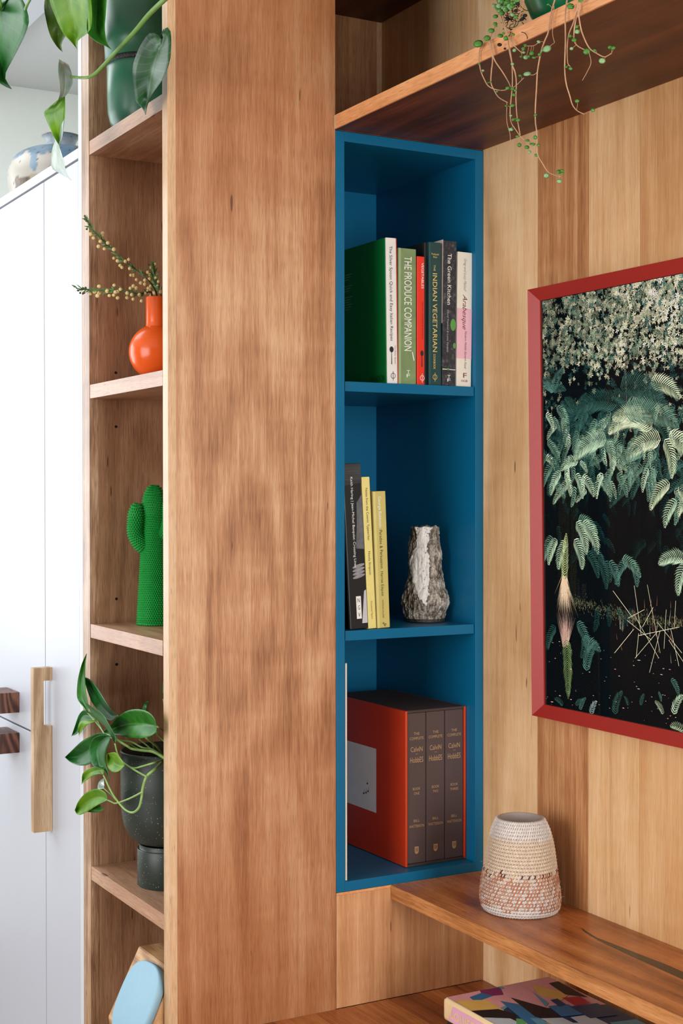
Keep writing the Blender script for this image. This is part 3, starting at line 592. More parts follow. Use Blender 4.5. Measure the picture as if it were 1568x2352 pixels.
for k, nm in enumerate(('ONE', 'TWO', 'THREE')):
    yc = -sw + st + .0006 + vw * (k + .5) + k * .0004
    t = thing('book', 'umber cloth volume %s in the orange slipcase' % ('at the left', 'in the middle', 'at the right')[k], 'book', (0, 0, 0), 'three volumes in the slipcase'); t.parent = None
    t.location = (-.0306, .567, .6830); t.rotation_euler = (0, 0, math.radians(.8)); t['_w'] = [0, 0, 0]
    z0, z1 = .0054, sh - .0056
    box('cover', (-sd + .008, yc - vw / 2 + .0006, z0), (-.0015, yc + vw / 2 - .0006, z1), cloth, t, .0016, False)
    xx = -.0015
    def L(s, z, ln, h): text(s, (xx, yc, z), YY, ZZ, ln, h, goldd, t, lift=.0003, center=True)
    L('THE', .2520, .0130, .0052); L('COMPLETE', .2430, .0320, .0052)
    for s, z, ln, hh in (('CalviN', .2200, .0270, .0095), ('and', .2145, .0050, .0022), ('HobbES', .1990, .0300, .0105)):
        text(s, (xx, yc, z), YY, ZZ, ln, hh, goldd, t, lift=.0003, center=True)
    L('BOOK', .1460, .0170, .0050); L(nm, .1370, .0125 if k < 2 else .0190, .0050); L('BILL', .0845, .0135, .0050); L('WATTERSON', .0740, .0340, .0052)
    flat('crest', [(-.0046, .0130), (.0046, .0130), (.0046, .003), (.0030, 0), (0, -.0015), (-.0030, 0), (-.0046, .003)], (xx, yc, .0240), YY, ZZ, goldd, t, lift=.0003)
    for s in (-1, 1): flat('crest_slot', [(s * .0016 - .0006, .0036), (s * .0016 + .0006, .0036), (s * .0016 + .0006, .0108), (s * .0016 - .0006, .0108)], (xx, yc, .0240), YY, ZZ, cloth, t, lift=.0006)
mg_ = thing('magazine', 'thin white magazine standing against the left side of the blue cubby', 'magazine', (-.15, .3505, .6828))
for nm, y0, y1, mt in (('cover', .3522, .3527, mwhite), ('pages', .3528, .3552, M['paper']), ('cover', .3553, .3558, mwhite)): box(nm, (-.26, y0, .6828), (-.006, y1, 1.085), mt, mg_, 0)

# ------------------------------------------------------------------ art books on the bench
ab = thing('art_book', 'large art book with a colourful patchwork cover on the bench', 'book', (.55, .50, .5042))
X_, YS, ZT_, ZB_ = .2635, .3915, .5405, .5045
pinkc = plain('pink_spine', S(226, 170, 196), .5, .4, .05); crm = plain('cream_cover', S(236, 206, 160), .5, .4, .05)
bm = bmesh.new(); bm_box(bm, (X_, YS, ZB_), (X_ + .33, YS + .012, ZT_), .006); put('spine', bm_mesh('spine', bm, crm, True), ab)
box('cover', (X_, YS + .0065, ZT_ - .003), (X_ + .33, YS + .222, ZT_), crm, ab, .0008); box('cover', (X_, YS + .0065, ZB_), (X_ + .33, YS + .222, ZB_ + .003), crm, ab, .0008)
box('pages', (X_ + .004, YS + .0125, ZB_ + .0032), (X_ + .326, YS + .218, ZT_ - .0032), M['paper'], ab, 0)
def pw(name, pts, col, lift): put(name, mesh(name, [(X_ + a, YS + b, ZT_ + lift) for a, b in pts], [tuple(range(len(pts)))], col), ab)
cols = {k: plain('cover_' + k, S(*v), .45, .4, .06, 60) for k, v in dict(pink=(226, 158, 160), ochre=(222, 176, 92), blue=(44, 108, 150), teal=(92, 150, 168), black=(20, 22, 28), grey=(190, 196, 200), plum=(132, 38, 96), navy=(24, 52, 92), green=(90, 164, 96), red=(178, 36, 52), mauve=(112, 34, 100), lime=(160, 186, 70)).items()}
patches = [('navy', [(.0008, .0075), (.329, .0075), (.329, .2212), (.0008, .2212)]), ('teal', [(.0008, .0075), (.12, .0075), (.06, .13), (.0008, .16)]), ('pink', [(.0008, .12), (.12, .11), (.16, .2212), (.0008, .2212)]), ('ochre', [(.12, .0075), (.329, .0075), (.329, .10), (.20, .12)]), ('grey', [(.20, .12), (.329, .11), (.329, .18), (.22, .16)]), ('pink', [(0.001, .008), (.10, .008), (.075, .10), (.001, .10)]), ('plum', [(.0, .075), (.03, .062), (.04, .105), (.004, .112)]), ('blue', [(.02, .040), (.045, .036), (.034, .08), (.012, .07)]), ('pink', [(.015, .11), (.085, .075), (.105, .14), (.01, .155)]),
           ('ochre', [(.02, .008), (.13, .006), (.10, .055), (.045, .058)]), ('black', [(.075, .006), (.15, .006), (.155, .04), (.125, .062), (.09, .05)]), ('grey', [(.11, .006), (.20, .006), (.185, .045), (.135, .042)]), ('green', [(.14, .05), (.20, .01), (.22, .012), (.15, .062)]),
           ('blue', [(.06, .075), (.17, .052), (.19, .075), (.10, .10)]), ('black', [(.055, .10), (.15, .082), (.20, .11), (.13, .125)]), ('teal', [(.02, .155), (.05, .15), (.12, .125), (.11, .14)]), ('ochre', [(.02, .17), (.07, .15), (.11, .165), (.09, .20)]),
           ('black', [(.03, .20), (.09, .19), (.12, .215), (.03, .221)]), ('blue', [(.12, .13), (.17, .12), (.18, .16), (.13, .165)]), ('grey', [(.16, .085), (.22, .085), (.235, .12), (.175, .118)]), ('teal', [(.15, .07), (.20, .06), (.21, .078), (.16, .085)]),
           ('plum', [(.20, .085), (.30, .06), (.32, .14), (.23, .15)]), ('ochre', [(.185, .055), (.25, .02), (.26, .05), (.20, .08)]), ('grey', [(.18, .13), (.22, .125), (.235, .165), (.185, .165)]), ('red', [(.10, .175), (.14, .17), (.145, .20), (.11, .205)]), ('navy', [(.14, .16), (.20, .155), (.21, .205), (.15, .21)]),
           ('ochre', [(.23, .125), (.29, .115), (.30, .16), (.24, .17)]), ('mauve', [(.22, .03), (.30, .01), (.31, .045), (.26, .055)]), ('lime', [(.27, .0075), (.328, .0075), (.328, .03), (.29, .028)]), ('teal', [(.23, .17), (.32, .16), (.325, .215), (.24, .218)]), ('navy', [(.10, .15), (.13, .145), (.13, .16), (.10, .165)])]
for i, (c, pts) in enumerate(patches): pw('cover_patch', pts, cols[c], .0002 + i * .00004)
put('spine_band', mesh('spine_band', [(X_ + .016, YS - .0003, ZB_ + .003), (X_ + .30, YS - .0003, ZB_ + .003), (X_ + .30, YS - .0003, ZT_ - .0055), (X_ + .030, YS - .0003, ZT_ - .0055)], [(0, 1, 2, 3)], pinkc), ab)
text('LOUISE HENDERSON', (X_ + .024, YS, ZB_ + .0095), (1, 0, 0), ZZ, .205, .0135, plain('yellow_ink', S(236, 214, 130), .5), ab, lift=.0007).location = -Vector(ab['_w'])
a2 = thing('art_book', 'thick black book lying under the colourful art book', 'book', (.56, .50, .4502))
bm = bmesh.new(); bm_box(bm, (.268, .3945, .4502), (.268 + .325, .407, .5036), .006); put('spine', bm_mesh('spine', bm, M['black'], True), a2)
box('cover', (.268, .401, .5006), (.593, .60, .5036), M['black'], a2, .0008); box('cover', (.268, .401, .4502), (.593, .60, .4532), M['black'], a2, .0008)
box('pages', (.272, .4075, .4534), (.589, .597, .5004), M['paper'], a2, 0)

# ------------------------------------------------------------------ vessels and ornaments
def speckled(name, base, speck, scale, thr, rough):
    m, nt, p = newmat(name); tc = N(nt, 'ShaderNodeTexCoord').outputs['Object']
    v = N(nt, 'ShaderNodeTexVoronoi'); v.inputs['Scale'].default_value = scale; lk(nt, tc, v.inputs['Vector'])
    sep = N(nt, 'ShaderNodeSeparateColor'); lk(nt, v.outputs['Color'], sep.inputs[0])
    rr = maprange(nt, sep.outputs[0], .45, 1.0, 0, thr); mk = mth(nt, 'LESS_THAN', v.outputs['Distance'], rr)
    lk(nt, mixc(nt, mk, base, speck), p.inputs['Base Color']); p.inputs['Roughness'].default_value = rough; return m
def colmat(name, rough=.6, spec=.4):
    m, nt, p = newmat(name); a = N(nt, 'ShaderNodeAttribute'); a.attribute_name = 'Col'; lk(nt, a.outputs['Color'], p.inputs['Base Color'])
    p.inputs['Roughness'].default_value = rough; p.inputs['Specular IOR Level'].default_value = spec; return m
def mixt(a, b, f): f = max(0, min(1, f)); return tuple(x + (y - x) * f for x, y in zip(a[:3], b[:3]))
# orange ball vase
vc = (-.2925, .0965, ZS[2] + .0003)
va = thing('vase', 'glossy orange ball vase with a straight cylinder neck', 'vase', vc)
mo = plain('orange_glaze', (.92, .125, .014, 1), .22, .5, .02, 20)
prof = [(.0, 0), (.0215, 0), (.0225, .003), (.0225, .011)]
for i in range(25):
    a = -PI / 2 + .44 + (PI - .88) * i / 24; prof.append((.0535 * math.cos(a), .0585 + .0535 * math.sin(a)))
body = lathe('body', prof, vc, mo, va, 80, cap0=False)
zn = .0585 + .0535 * math.sin(PI / 2 - .44)
lathe('neck', [(.0222, zn - .002), (.0212, zn + .002), (.0208, zn + .01), (.0208, zn + .056), (.0202, zn + .0575), (.0186, zn + .0570), (.0184, zn)], vc, mo, va, 64, cap0=False)
# green cactus sculpture
def knobs(path_fn, rad_fn, n_u, n_v, cols, rows, amp):
    # skin swept along a path, closed to a dome at the end, covered with small staggered knobs
    V = []; F = []
    for j in range(n_v + 1):
        t = j / n_v; t = t if t < .8 else .8 + .2 * math.sin((t - .8) / .2 * PI / 2); p, tang, side, bi = path_fn(t); r = rad_fn(t)
        for i in range(n_u):
            a = 2 * PI * i / n_u; cu = i / n_u * cols; rv = t * rows; row = math.floor(rv); fu = (cu + (.5 if row % 2 else 0)) % 1 - .5; fv = rv - row - .5
            d = fu * fu + fv * fv; h = amp * max(0, 1 - d / .21) * min(1, r / .01)
            V.append(p + (side * math.cos(a) + bi * math.sin(a)) * (r + h) + tang * (h * .6 if t > .93 else 0))
    for j in range(n_v):
        for i in range(n_u): F.append((j * n_u + i, j * n_u + (i + 1) % n_u, (j + 1) * n_u + (i + 1) % n_u, (j + 1) * n_u + i))
    F.append(tuple(n_v * n_u + i for i in range(n_u))); F.append(tuple(reversed(range(n_u))))
    return V, F
def pathfn(pts):
    P = catmull(pts, 120)
    def f(t):
        k = min(int(t * 118), 118); a = P[k].lerp(P[k + 1], t * 118 - k) if k < 119 else P[119]
        tg = (P[min(k + 2, 119)] - P[max(k - 1, 0)]).normalized(); s = tg.cross(Vector((.3, 1, .1))).normalized(); return a, tg, s, s.cross(tg).normalized()
    return f
cc = Vector((-.327, .1045, ZS[3] + .0003)); ca = thing('cactus_sculpture', 'bright green knobbly rubber cactus ornament with two arms', 'ornament', cc)
mc = plain('cactus_green', S(10, 150, 58), .35, .35, .05, 40)
def rb(t):
    z = t; base = .0335 - .0105 * min(1, t / .72)
    if t > .84: base *= math.sqrt(max(.0, 1 - ((t - .84) / .16) ** 2)) * 1.0
    if t < .012: base *= 1.02
    return max(base, .0006)
V, F = knobs(pathfn([cc, cc + Vector((0, 0, .09)), cc + Vector((0, 0, .18)), cc + Vector((0, 0, .2760))]), rb, 276, 380, 46, 62, .0028)
put('trunk', mesh('trunk', V, F, mc, True), ca)
lathe('base_rim', [(.0345, 0), (.0352, .001), (.0352, .004), (.0338, .0055)], cc, mc, ca, 64)
RV = Vector((R.x, R.y, 0)).normalized(); HV = Vector((H.x, H.y, 0)).normalized()
def ra(r0):
    def f(t):
        b = r0 * (.82 + .18 * min(1, t * 2))
        return max(.0006, b * (math.sqrt(max(0, 1 - ((t - .78) / .22) ** 2)) if t > .78 else 1))
    return f
aL = [cc + Vector((0, 0, .150)) - RV * .004, cc - RV * .022 - HV * .008 + Vector((0, 0, .155)), cc - RV * .034 - HV * .012 + Vector((0, 0, .178)), cc - RV * .034 - HV * .014 + Vector((0, 0, .205)), cc - RV * .031 - HV * .014 + Vector((0, 0, .240))]
V, F = knobs(pathfn(aL), ra(.0148), 120, 168, 20, 27, .0030); put('arm', mesh('arm', V, F, mc, True), ca)
aR = [cc + Vector((0, 0, .176)) + RV * .004, cc + RV * .024 - HV * .012 + Vector((0, 0, .180)), cc + RV * .033 - HV * .016 + Vector((0, 0, .200)), cc + RV * .034 - HV * .016 + Vector((0, 0, .225)), cc + RV * .034 - HV * .016 + Vector((0, 0, .252))]
V, F = knobs(pathfn(aR), ra(.0150), 120, 168, 20, 27, .0030); put('arm', mesh('arm', V, F, mc, True), ca)
# sprigs of yellow pom blossoms in the orange vase
mball = plain('blossom_yellow', S(214, 192, 136), .85, .1, .12, 900); mbud = plain('bud_dark', S(72, 74, 56), .8, .1); mtwig = plain('twig_green', S(86, 96, 66), .7, .2, .2, 200); mleafs = plain('sprig_leaf', S(92, 128, 74), .5, .4, .25, 200)
bmI = bmesh.new(); bmesh.ops.create_icosphere(bmI, subdivisions=3, radius=1)
for v in bmI.verts: v.co *= 1 + .07 * noise.noise(v.co * 5)
ball_me = bm_mesh('blossom', bmI, mball, True); bud_me = ball_me.copy(); bud_me.materials[0] = mbud
def zz2(x, y): return 160 + x / 4.9, 460 + y / 4.9
def sprig(label, stem, balls, buds, yb0, yb1, nleaf, seed):
    rs = random.Random(seed); P = []
    for i, (x, y) in enumerate(stem):
        f = i / (len(stem) - 1); P.append(on('y', yb0 + (yb1 - yb0) * f, *zz2(x, y)))
    d0 = Vector((math.cos(seed * 2.1 + .6), math.sin(seed * 2.1 + .6), 0)) * .0105
    P = [Vector(vc) + d0 * .9 + Vector((0, 0, .1)), Vector(vc) + d0 + Vector((0, 0, .166))] + P[1:]
    t = thing('wattle_sprig', label, 'flower', P[0], 'wattle sprigs in the orange vase')
    V, F = tube_data(P, lambda f: .0016 * (1 - f) + .0005, 6); put('stem', mesh('stem', V, F, mtwig, True), t)
    Q = catmull(P, 60); D = []
    def near(c): return min(Q, key=lambda q: (q - c).length)
    for lst, me, r0 in ((balls, ball_me, .0036), (buds, bud_me, .0019)):
        for x, y in lst:
            px, py = zz2(x, y)
            k = min(range(60), key=lambda i: abs(Q[i].z - on('y', Q[i].y, px, py).z) + abs(Q[i].x - on('y', Q[i].y, px, py).x))
            c = on('y', Q[k].y + rs.uniform(-.008, .004), px, py); o = put('blossom' if me is ball_me else 'bud', me, t); o.location = c - Vector(t['_w']); s = r0 * rs.uniform(.85, 1.12); o.scale = (s, s, s)
            D.append(tube_data([near(c), (near(c) + c) / 2 + Vector((0, 0, .001)), c], .0004, 5, 5))
    if D: V, F = join_data(D); put('stalks', mesh('stalks', V, F, mtwig, True), t)
    LV = []; LF = []
    for i in range(nleaf):
        k = rs.randint(20, 58); q = Q[k]; tg = (Q[min(k + 1, 59)] - Q[k - 1]).normalized(); d = (tg + Vector((rs.uniform(-1, 1), rs.uniform(-.8, .4), rs.uniform(-1, 1))) * .9).normalized(); l = rs.uniform(.009, .017)
        s = d.cross(Vector((rs.uniform(-1, 1), rs.uniform(-1, 1), rs.uniform(-1, 1)))).normalized() * l * .12; n = d.cross(s).normalized() * .0006
        o = len(LV); LV += [q, q + d * l * .5 + s, q + d * l, q + d * l * .5 - s, q + d * l * .5 + n]; LF += [(o, o + 1, o + 4), (o + 1, o + 2, o + 4), (o + 2, o + 3, o + 4), (o + 3, o, o + 4)]
    lf_ = put('leaves', mesh('leaves', LV, LF, mleafs, True), t); lf_['kind'] = 'stuff'
sprig('wattle sprig slanting up to the left from the orange vase', [(990, 1060), (930, 960), (850, 870), (700, 750), (560, 635), (430, 510), (330, 410), (240, 300), (175, 190)],
      [(232, 382), (268, 425), (345, 462), (325, 520), (390, 547), (373, 370), (370, 398), (430, 480), (498, 553), (498, 652), (540, 682), (603, 677), (628, 687), (667, 667), (570, 735), (590, 757), (678, 768), (690, 843), (723, 842), (753, 893), (803, 930), (848, 900), (848, 945)], [(172, 175), (192, 325)], .09, -.05, 120, 1)
sprig('wattle sprig reaching out level to the left over the orange rim', [(980, 1060), (900, 1035), (800, 1045), (600, 1030), (400, 1012), (200, 1005), (80, 990)],
      [(720, 967), (683, 990), (753, 990), (810, 1133), (785, 1063), (850, 1050), (700, 1063), (650, 1045), (648, 1095), (716, 1113), (570, 1003), (540, 1027), (515, 1035), (540, 1098), (495, 1068), (445, 1073), (422, 1023), (500, 957), (330, 970), (280, 1030), (330, 1043), (312, 1075), (235, 1053)], [(180, 985), (145, 1000), (95, 1015), (118, 1043), (148, 1050), (165, 1043)], .088, -.075, 110, 2)
sprig('short upright bushy wattle sprig in the orange vase', [(1000, 1070), (975, 970), (955, 850), (945, 715)],
      [(815, 827), (880, 810), (903, 838), (900, 887), (918, 757), (945, 720), (965, 720), (970, 873), (915, 967), (885, 990), (990, 965), (905, 1005), (875, 1025), (900, 1030), (940, 1040), (955, 1043), (920, 1073), (1022, 1030), (1000, 915)], [(890, 725)], .106, .116, 190, 3)
# ceramic jar on the cupboards
jc = (-1.355, .255, 2.0907); ja = thing('ceramic_jar', 'round stoneware jar with blue and cream glaze on the white cupboards', 'jar', jc)
pr_ = [(.0, 0), (.072, 0), (.085, .006), (.112, .040), (.130, .085), (.1375, .125), (.134, .160), (.118, .188), (.088, .206), (.056, .214), (.041, .219), (.0385, .226), (.042, .238), (.050, .246), (.0495, .2485), (.044, .247), (.036, .232), (.034, .215)]
pr2 = [(max(p.x, 0), p.y) for p in catmull([(a, b_, 0) for a, b_ in pr_], 110)]
V, F = lathe_data(pr2, 180, jc, False); colr = []
for v in V:
    q = Vector((v[0] - jc[0], v[1] - jc[1], v[2] - jc[2])); s = q.dot(RV); fr_ = -q.dot(HV); z = q.z
    n1 = noise.noise(q * 22 + Vector((3, 1, 7))); n2 = noise.noise(q * 60); n3 = noise.noise(q * 320)
    c = mixt(S(206, 198, 184), S(222, 214, 200), .5 + n1)
    edge = .165 + .02 * n1 + (.03 if s < -.01 else 0) * n2 - (.035 if -.055 < s < -.035 else 0) - (.02 if s > .02 else 0)
    c = mixt(c, mixt(S(150, 180, 200), S(104, 146, 178), .5 + n1 * 1.5), (z - edge) * 90)
    if z > .212: c = mixt(S(196, 206, 212), S(150, 170, 186), .5 + n1)
    if z > .244: c = mixt(c, S(110, 100, 92), .6)
    if z < .118 + .01 * n2 and -.10 < s < -.055: c = mixt(S(150, 128, 104), S(92, 70, 52), .5 + n3 * 1.6)
    elif z < .122 + .006 * n1 and s > -.055: c = mixt(S(206, 196, 164), S(190, 178, 146), .5 + n1)
    elif n3 > .55: c = S(70, 58, 50)[:3]
    if s > .055 and .15 < z < .2 and n2 > .1: c = S(104, 78, 60)[:3]
    colr.append(tuple(q_ * .66 for q_ in mixt(c, (.33, .33, .32), .15)))
me = mesh('body', V, F, colmat('stoneware_glaze', .35, .5), True); set_colors(me, colr); put('body', me, ja)
# rough stone vase on the middle blue shelf
rc = Vector((-.100, .5865, 1.1454)); rv = thing('stone_vase', 'rough bark textured pottery vase with white dripping glaze', 'vase', rc)
pr_ = [(.012, .0005), (.036, .0), (.0385, .006), (.0415, .020), (.0445, .036), (.0435, .055), (.0375, .075), (.0345, .095), (.0330, .120), (.0310, .145), (.0290, .168), (.0285, .186), (.0250, .187), (.0235, .176), (.0225, .140)]
pr2 = [(p.x, max(p.y, 0)) for p in catmull([(a, b_, 0) for a, b_ in pr_], 230)]
V, F = lathe_data(pr2, 260, (0, 0, 0), True); colr = []; VV = []
for v in V:
    q = Vector(v); rr = math.hypot(q.x, q.y); d = Vector((q.x, q.y, 0)).normalized() if rr > 1e-5 else Vector((1, 0, 0))
    n1 = noise.noise(Vector((q.x * 40, q.y * 40, q.z * 14))); n2 = noise.turbulence(Vector((q.x * 75, q.y * 75, q.z * 34)), 3, True); n3 = noise.noise(q * 420)
    kz = min(1, q.z / .012)
    disp = (.0030 * n1 + .0062 * (n2 - .5) + .0009 * n3) * kz
    s = q.dot(RV); fr_ = -q.dot(HV); z = q.z
    cen = -.008 + .004 * math.sin(z * 42) + (.010 * max(0, (.05 - z) / .05)); wd_ = (.0160 + .003 * math.sin(z * 60 + 1)) * min(1, max(0, (z - .022) / .035)) + .006 * n1 + .004 * noise.noise(q * 160)
    g = fr_ > 0 and abs(s - cen) < wd_ and z > .024
    topk = .007 * noise.noise(Vector((math.atan2(q.y, q.x) * 1.4, 0, 3))) if z > .165 else 0
    if g: disp = .0012 + .0040 * (n2 - .4)
    VV.append(rc + Vector((q.x, q.y, q.z + topk * (z - .165) / .02)) + d * disp)
    c = mixt(S(70, 58, 48), S(206, 198, 184), .40 + 1.3 * (n2 - .42) + .5 * n3)
    if z > .168 and n1 > 0: c = mixt(c, S(60, 48, 38), .6)
    if g: c = mixt(S(232, 232, 228), S(170, 168, 164), max(0, -n3) * .8 + max(0, .25 - n2) * 1.5) if n3 > -.62 else S(40, 36, 34)[:3]
    if z < .007: c = S(58, 50, 46)[:3]
    colr.append(c)
me = mesh('body', VV, F, colmat('stoneware_bark', .55, .5), True); set_colors(me, colr); put('body', me, rv)
# coiled basket on the low shelf
bc = Vector((.2500, .5625, .6640)); ba = thing('coil_basket', 'woven coil basket in white, straw and rust bands on the low shelf', 'basket', bc)
ctrl = [(.0600, .000), (.0655, .008), (.0680, .020), (.0678, .036), (.0650, .058), (.0615, .080), (.0585, .102), (.0545, .124), (.0490, .144), (.0430, .158), (.0400, .163)]
prof = catmull([(a, b_, 0) for a, b_ in ctrl], 400)
NR = 28; lens = [0]
for i in range(1, 400): lens.append(lens[-1] + (prof[i] - prof[i - 1]).length)
def at_len(f):
    tgt = f * lens[-1]
    for i in range(399):
        if lens[i + 1] >= tgt: return prof[i].lerp(prof[i + 1], (tgt - lens[i]) / max(1e-9, lens[i + 1] - lens[i]))
    return prof[-1]
def wob(a, z): return 1 + .018 * math.sin(2 * a + 1 + z * 9) + .012 * math.sin(3 * a + z * 40)
rb_ = random.Random(5); wht, straw, rust, dk, grey = S(240, 233, 228), S(229, 206, 178), S(190, 116, 80), S(92, 52, 40), S(222, 212, 204)
pr3 = [(0, .002)]; rowi = [0]
for r_ in range(NR):
    for k in range(6):
        f = (r_ + k / 6) / NR; q = at_len(f); h = .0024 * math.sin(PI * (k + .1) / 6); pr3.append((q.x + h, q.y)); rowi.append(r_)
q = at_len(1); pr3 += [(q.x - .003, q.y + .001), (q.x - .005, q.y - .003), (q.x - .002, q.y - .02), (.048, .12), (.056, .07), (.056, .01), (0, .006)]; rowi += [NR] * 7
V, F = lathe_data(pr3, 110, (0, 0, 0), False)
VV = []; colr = []
for i, v in enumerate(V):
    a = math.atan2(v[1], v[0]); k = wob(a, v[2]); VV.append(bc + Vector((v[0] * k, v[1] * k, v[2]))); r_ = rowi[i // 110]
    c = grey if r_ < 11 or r_ > 21 else mixt(grey, straw, .6); ph = ((i // 110) - 1) % 6; c = mixt(c, dk, .55 if r_ >= NR else (.62 if ph == 0 else .25 if ph in (1, 5) else .04) + .15 * noise.noise(Vector(v) * 160)); colr.append(c)  # shade painted into the grooves between coils and the basket's inside
me = mesh('coils', VV, F, colmat('basket_fibre', .9, .1), True); set_colors(me, colr); cl_ = put('coils', me, ba)
SV = []; SF = []; SCc = []
for r_ in range(NR):
    n = 76
    for k in range(n):
        a = 2 * PI * (k + (r_ % 2) * .5 + rb_.uniform(-.15, .15)) / n; sl = .5 * 2 * PI / n; pts = []
        for t, hh in ((-.15, .0010), (.5, .0034), (1.15, .0014)):
            f = min(1, max(0, (r_ + t) / NR)); q = at_len(f); aa = a + sl * (t - .5); kk = wob(aa, q.y); pts.append((Vector(((q.x + hh) * kk * math.cos(aa), (q.x + hh) * kk * math.sin(aa), q.y)), aa))
        g = r_ + 1.2 * noise.noise(Vector((math.cos(a), math.sin(a), r_ * .2)) * 2)
        if g < 2.2: c = wht
        elif g < 11: c = mixt(rust, straw, rb_.random() ** 2 * .8) if rb_.random() > .12 else grey
        elif g < 12.6: c = (rust, straw, dk, grey)[rb_.randint(0, 3)]
        elif g < 22.2: c = straw
        else: c = wht
        c = mixt(c, (c[0] * .6, c[1] * .55, c[2] * .5), rb_.random() * .5); wdt = .0013 if 2.2 <= g < 12.6 else .0009; o = len(SV)
        for p_, aa in pts:
            tv = Vector((-math.sin(aa), math.cos(aa), 0)) * wdt; nv = Vector((math.cos(aa), math.sin(aa), 0)) * .0007
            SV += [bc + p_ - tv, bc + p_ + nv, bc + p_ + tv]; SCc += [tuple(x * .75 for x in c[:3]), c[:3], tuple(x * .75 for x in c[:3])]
        for s in (0, 3): SF += [(o + s, o + s + 3, o + s + 4, o + s + 1), (o + s + 1, o + s + 4, o + s + 5, o + s + 2)]
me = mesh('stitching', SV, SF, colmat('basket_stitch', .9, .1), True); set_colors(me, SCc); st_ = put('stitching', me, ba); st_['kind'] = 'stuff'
D = []
for i in range(26):
    a = rb_.uniform(0, 6.28); f = rb_.uniform(.05, .95); q = at_len(f); p0 = bc + Vector((q.x * math.cos(a), q.x * math.sin(a), q.y)); d = Vector((math.cos(a), math.sin(a), rb_.uniform(-.6, .8)))
    D.append(tube_data([p0, p0 + d * .004 + Vector((0, 0, .002)), p0 + d * rb_.uniform(.005, .009)], .00016, 4, 5))
V, F = join_data(D); put('loose_fibres', mesh('loose_fibres', V, F, plain('fibre', S(210, 180, 150), .9), True), ba)['kind'] = 'stuff'
# oak block with pale blue pad on the lowest visible shelf
ob = thing('desk_clock', 'slanted oak block with a rounded pale blue face on the lowest shelf', 'clock', (-.12, .08, .1872))
xl, xr = -.196, -.0262; sec = [(.020, .560), (-.040, .440), (-.010, .1875), (.16, .1875), (.16, .560)]
V = [(x, y, z) for x in (xl, xr) for y, z in sec]; me = mesh('block', V, [(0, 1, 2, 3, 4), (9, 8, 7, 6, 5)] + [(i, i + 5, (i + 1) % 5 + 5, (i + 1) % 5) for i in range(5)], M['block'])
bm = bmesh.new(); bm.from_mesh(me); bmesh.ops.recalc_face_normals(bm, faces=bm.faces); bmesh.ops.bevel(bm, geom=list(bm.edges), offset=.0012, segments=2, affect='EDGES'); bm.to_mesh(me); bm.free(); put('body', me, ob)
sv = (Vector((0, -.040, .440)) - Vector((0, .020, .560))).normalized(); nv = Vector((1, 0, 0)).cross(sv).normalized(); nv = nv if nv.y < 0 else -nv
def pad(name, hw, hh, d0, d1, mat, cx=-.090, ct=.074, rot=-.08, p_=2.7, bev=.003):
    c0 = Vector((cx, .020, .560)) + sv * ct; n = 72; V = []
    def ringp(k, d):
        for i in range(n):
            a = 2 * PI * i / n; ca_, sa = math.cos(a), math.sin(a); u = math.copysign(abs(ca_) ** (2 / p_), ca_) * hw * k; v = math.copysign(abs(sa) ** (2 / p_), sa) * hh * k
            V.append(c0 + Vector((1, 0, 0)) * (u * math.cos(rot) - v * math.sin(rot)) + sv * (u * math.sin(rot) + v * math.cos(rot)) + nv * d)
    ks = [(1, d0), (1, d1 - bev), (.985, d1 - bev * .3), (.96, d1)]
    for k, d in ks: ringp(k, d)
    F = [tuple(range(n)), tuple(3 * n + i for i in range(n))] + [(j * n + i, j * n + (i + 1) % n, (j + 1) * n + (i + 1) % n, (j + 1) * n + i) for j in range(3) for i in range(n)]
    me = mesh(name, V, F, mat, True); bm = bmesh.new(); bm.from_mesh(me); bmesh.ops.recalc_face_normals(bm, faces=bm.faces); bm.to_mesh(me); bm.free()
    return put(name, me, ob)
pad('spacer', .064, .062, .0004, .004, M['black']); pad('face_pad', .0700, .068, .0042, .0185, plain('pale_blue_silicone', S(142, 182, 202), .6, .4, .02, 80))

# ------------------------------------------------------------------ plants
def leafmat(name, c0, c1, vein, rough=.3, trans=.25):
    m, nt, p = newmat(name); uv = N(nt, 'ShaderNodeUVMap').outputs[0]; sx = N(nt, 'ShaderNodeSeparateXYZ'); lk(nt, uv, sx.inputs[0])
    tc = N(nt, 'ShaderNodeTexCoord').outputs['Object']; c = mixc(nt, maprange(nt, noise_n(nt, tc, 25, 2), .35, .65), c0, c1)
    au = mth(nt, 'ABSOLUTE', mth(nt, 'SUBTRACT', sx.outputs[0], .5)); mid = maprange(nt, au, 0, .03, .75, 0)
    side = mth(nt, 'SINE', mth(nt, 'MULTIPLY', mth(nt, 'SUBTRACT', sx.outputs[1], mth(nt, 'MULTIPLY', au, .35)), 70)); sm = maprange(nt, side, .86, 1.0, 0, .28)
    c = mixc(nt, mth(nt, 'MAXIMUM', mid, sm), c, vein); lk(nt, c, p.inputs['Base Color']); p.inputs['Roughness'].default_value = rough; p.inputs['Specular IOR Level'].default_value = .28
    t = N(nt, 'ShaderNodeBsdfTranslucent'); lk(nt, mixc(nt, .5, c, S(150, 190, 30)), t.inputs[0]); mx = N(nt, 'ShaderNodeMixShader'); mx.inputs[0].default_value = trans
    lk(nt, p.outputs[0], mx.inputs[1]); lk(nt, t.outputs[0], mx.inputs[2]); lk(nt, mx.outputs[0], nt.nodes['Material Output'].inputs[0]); return m
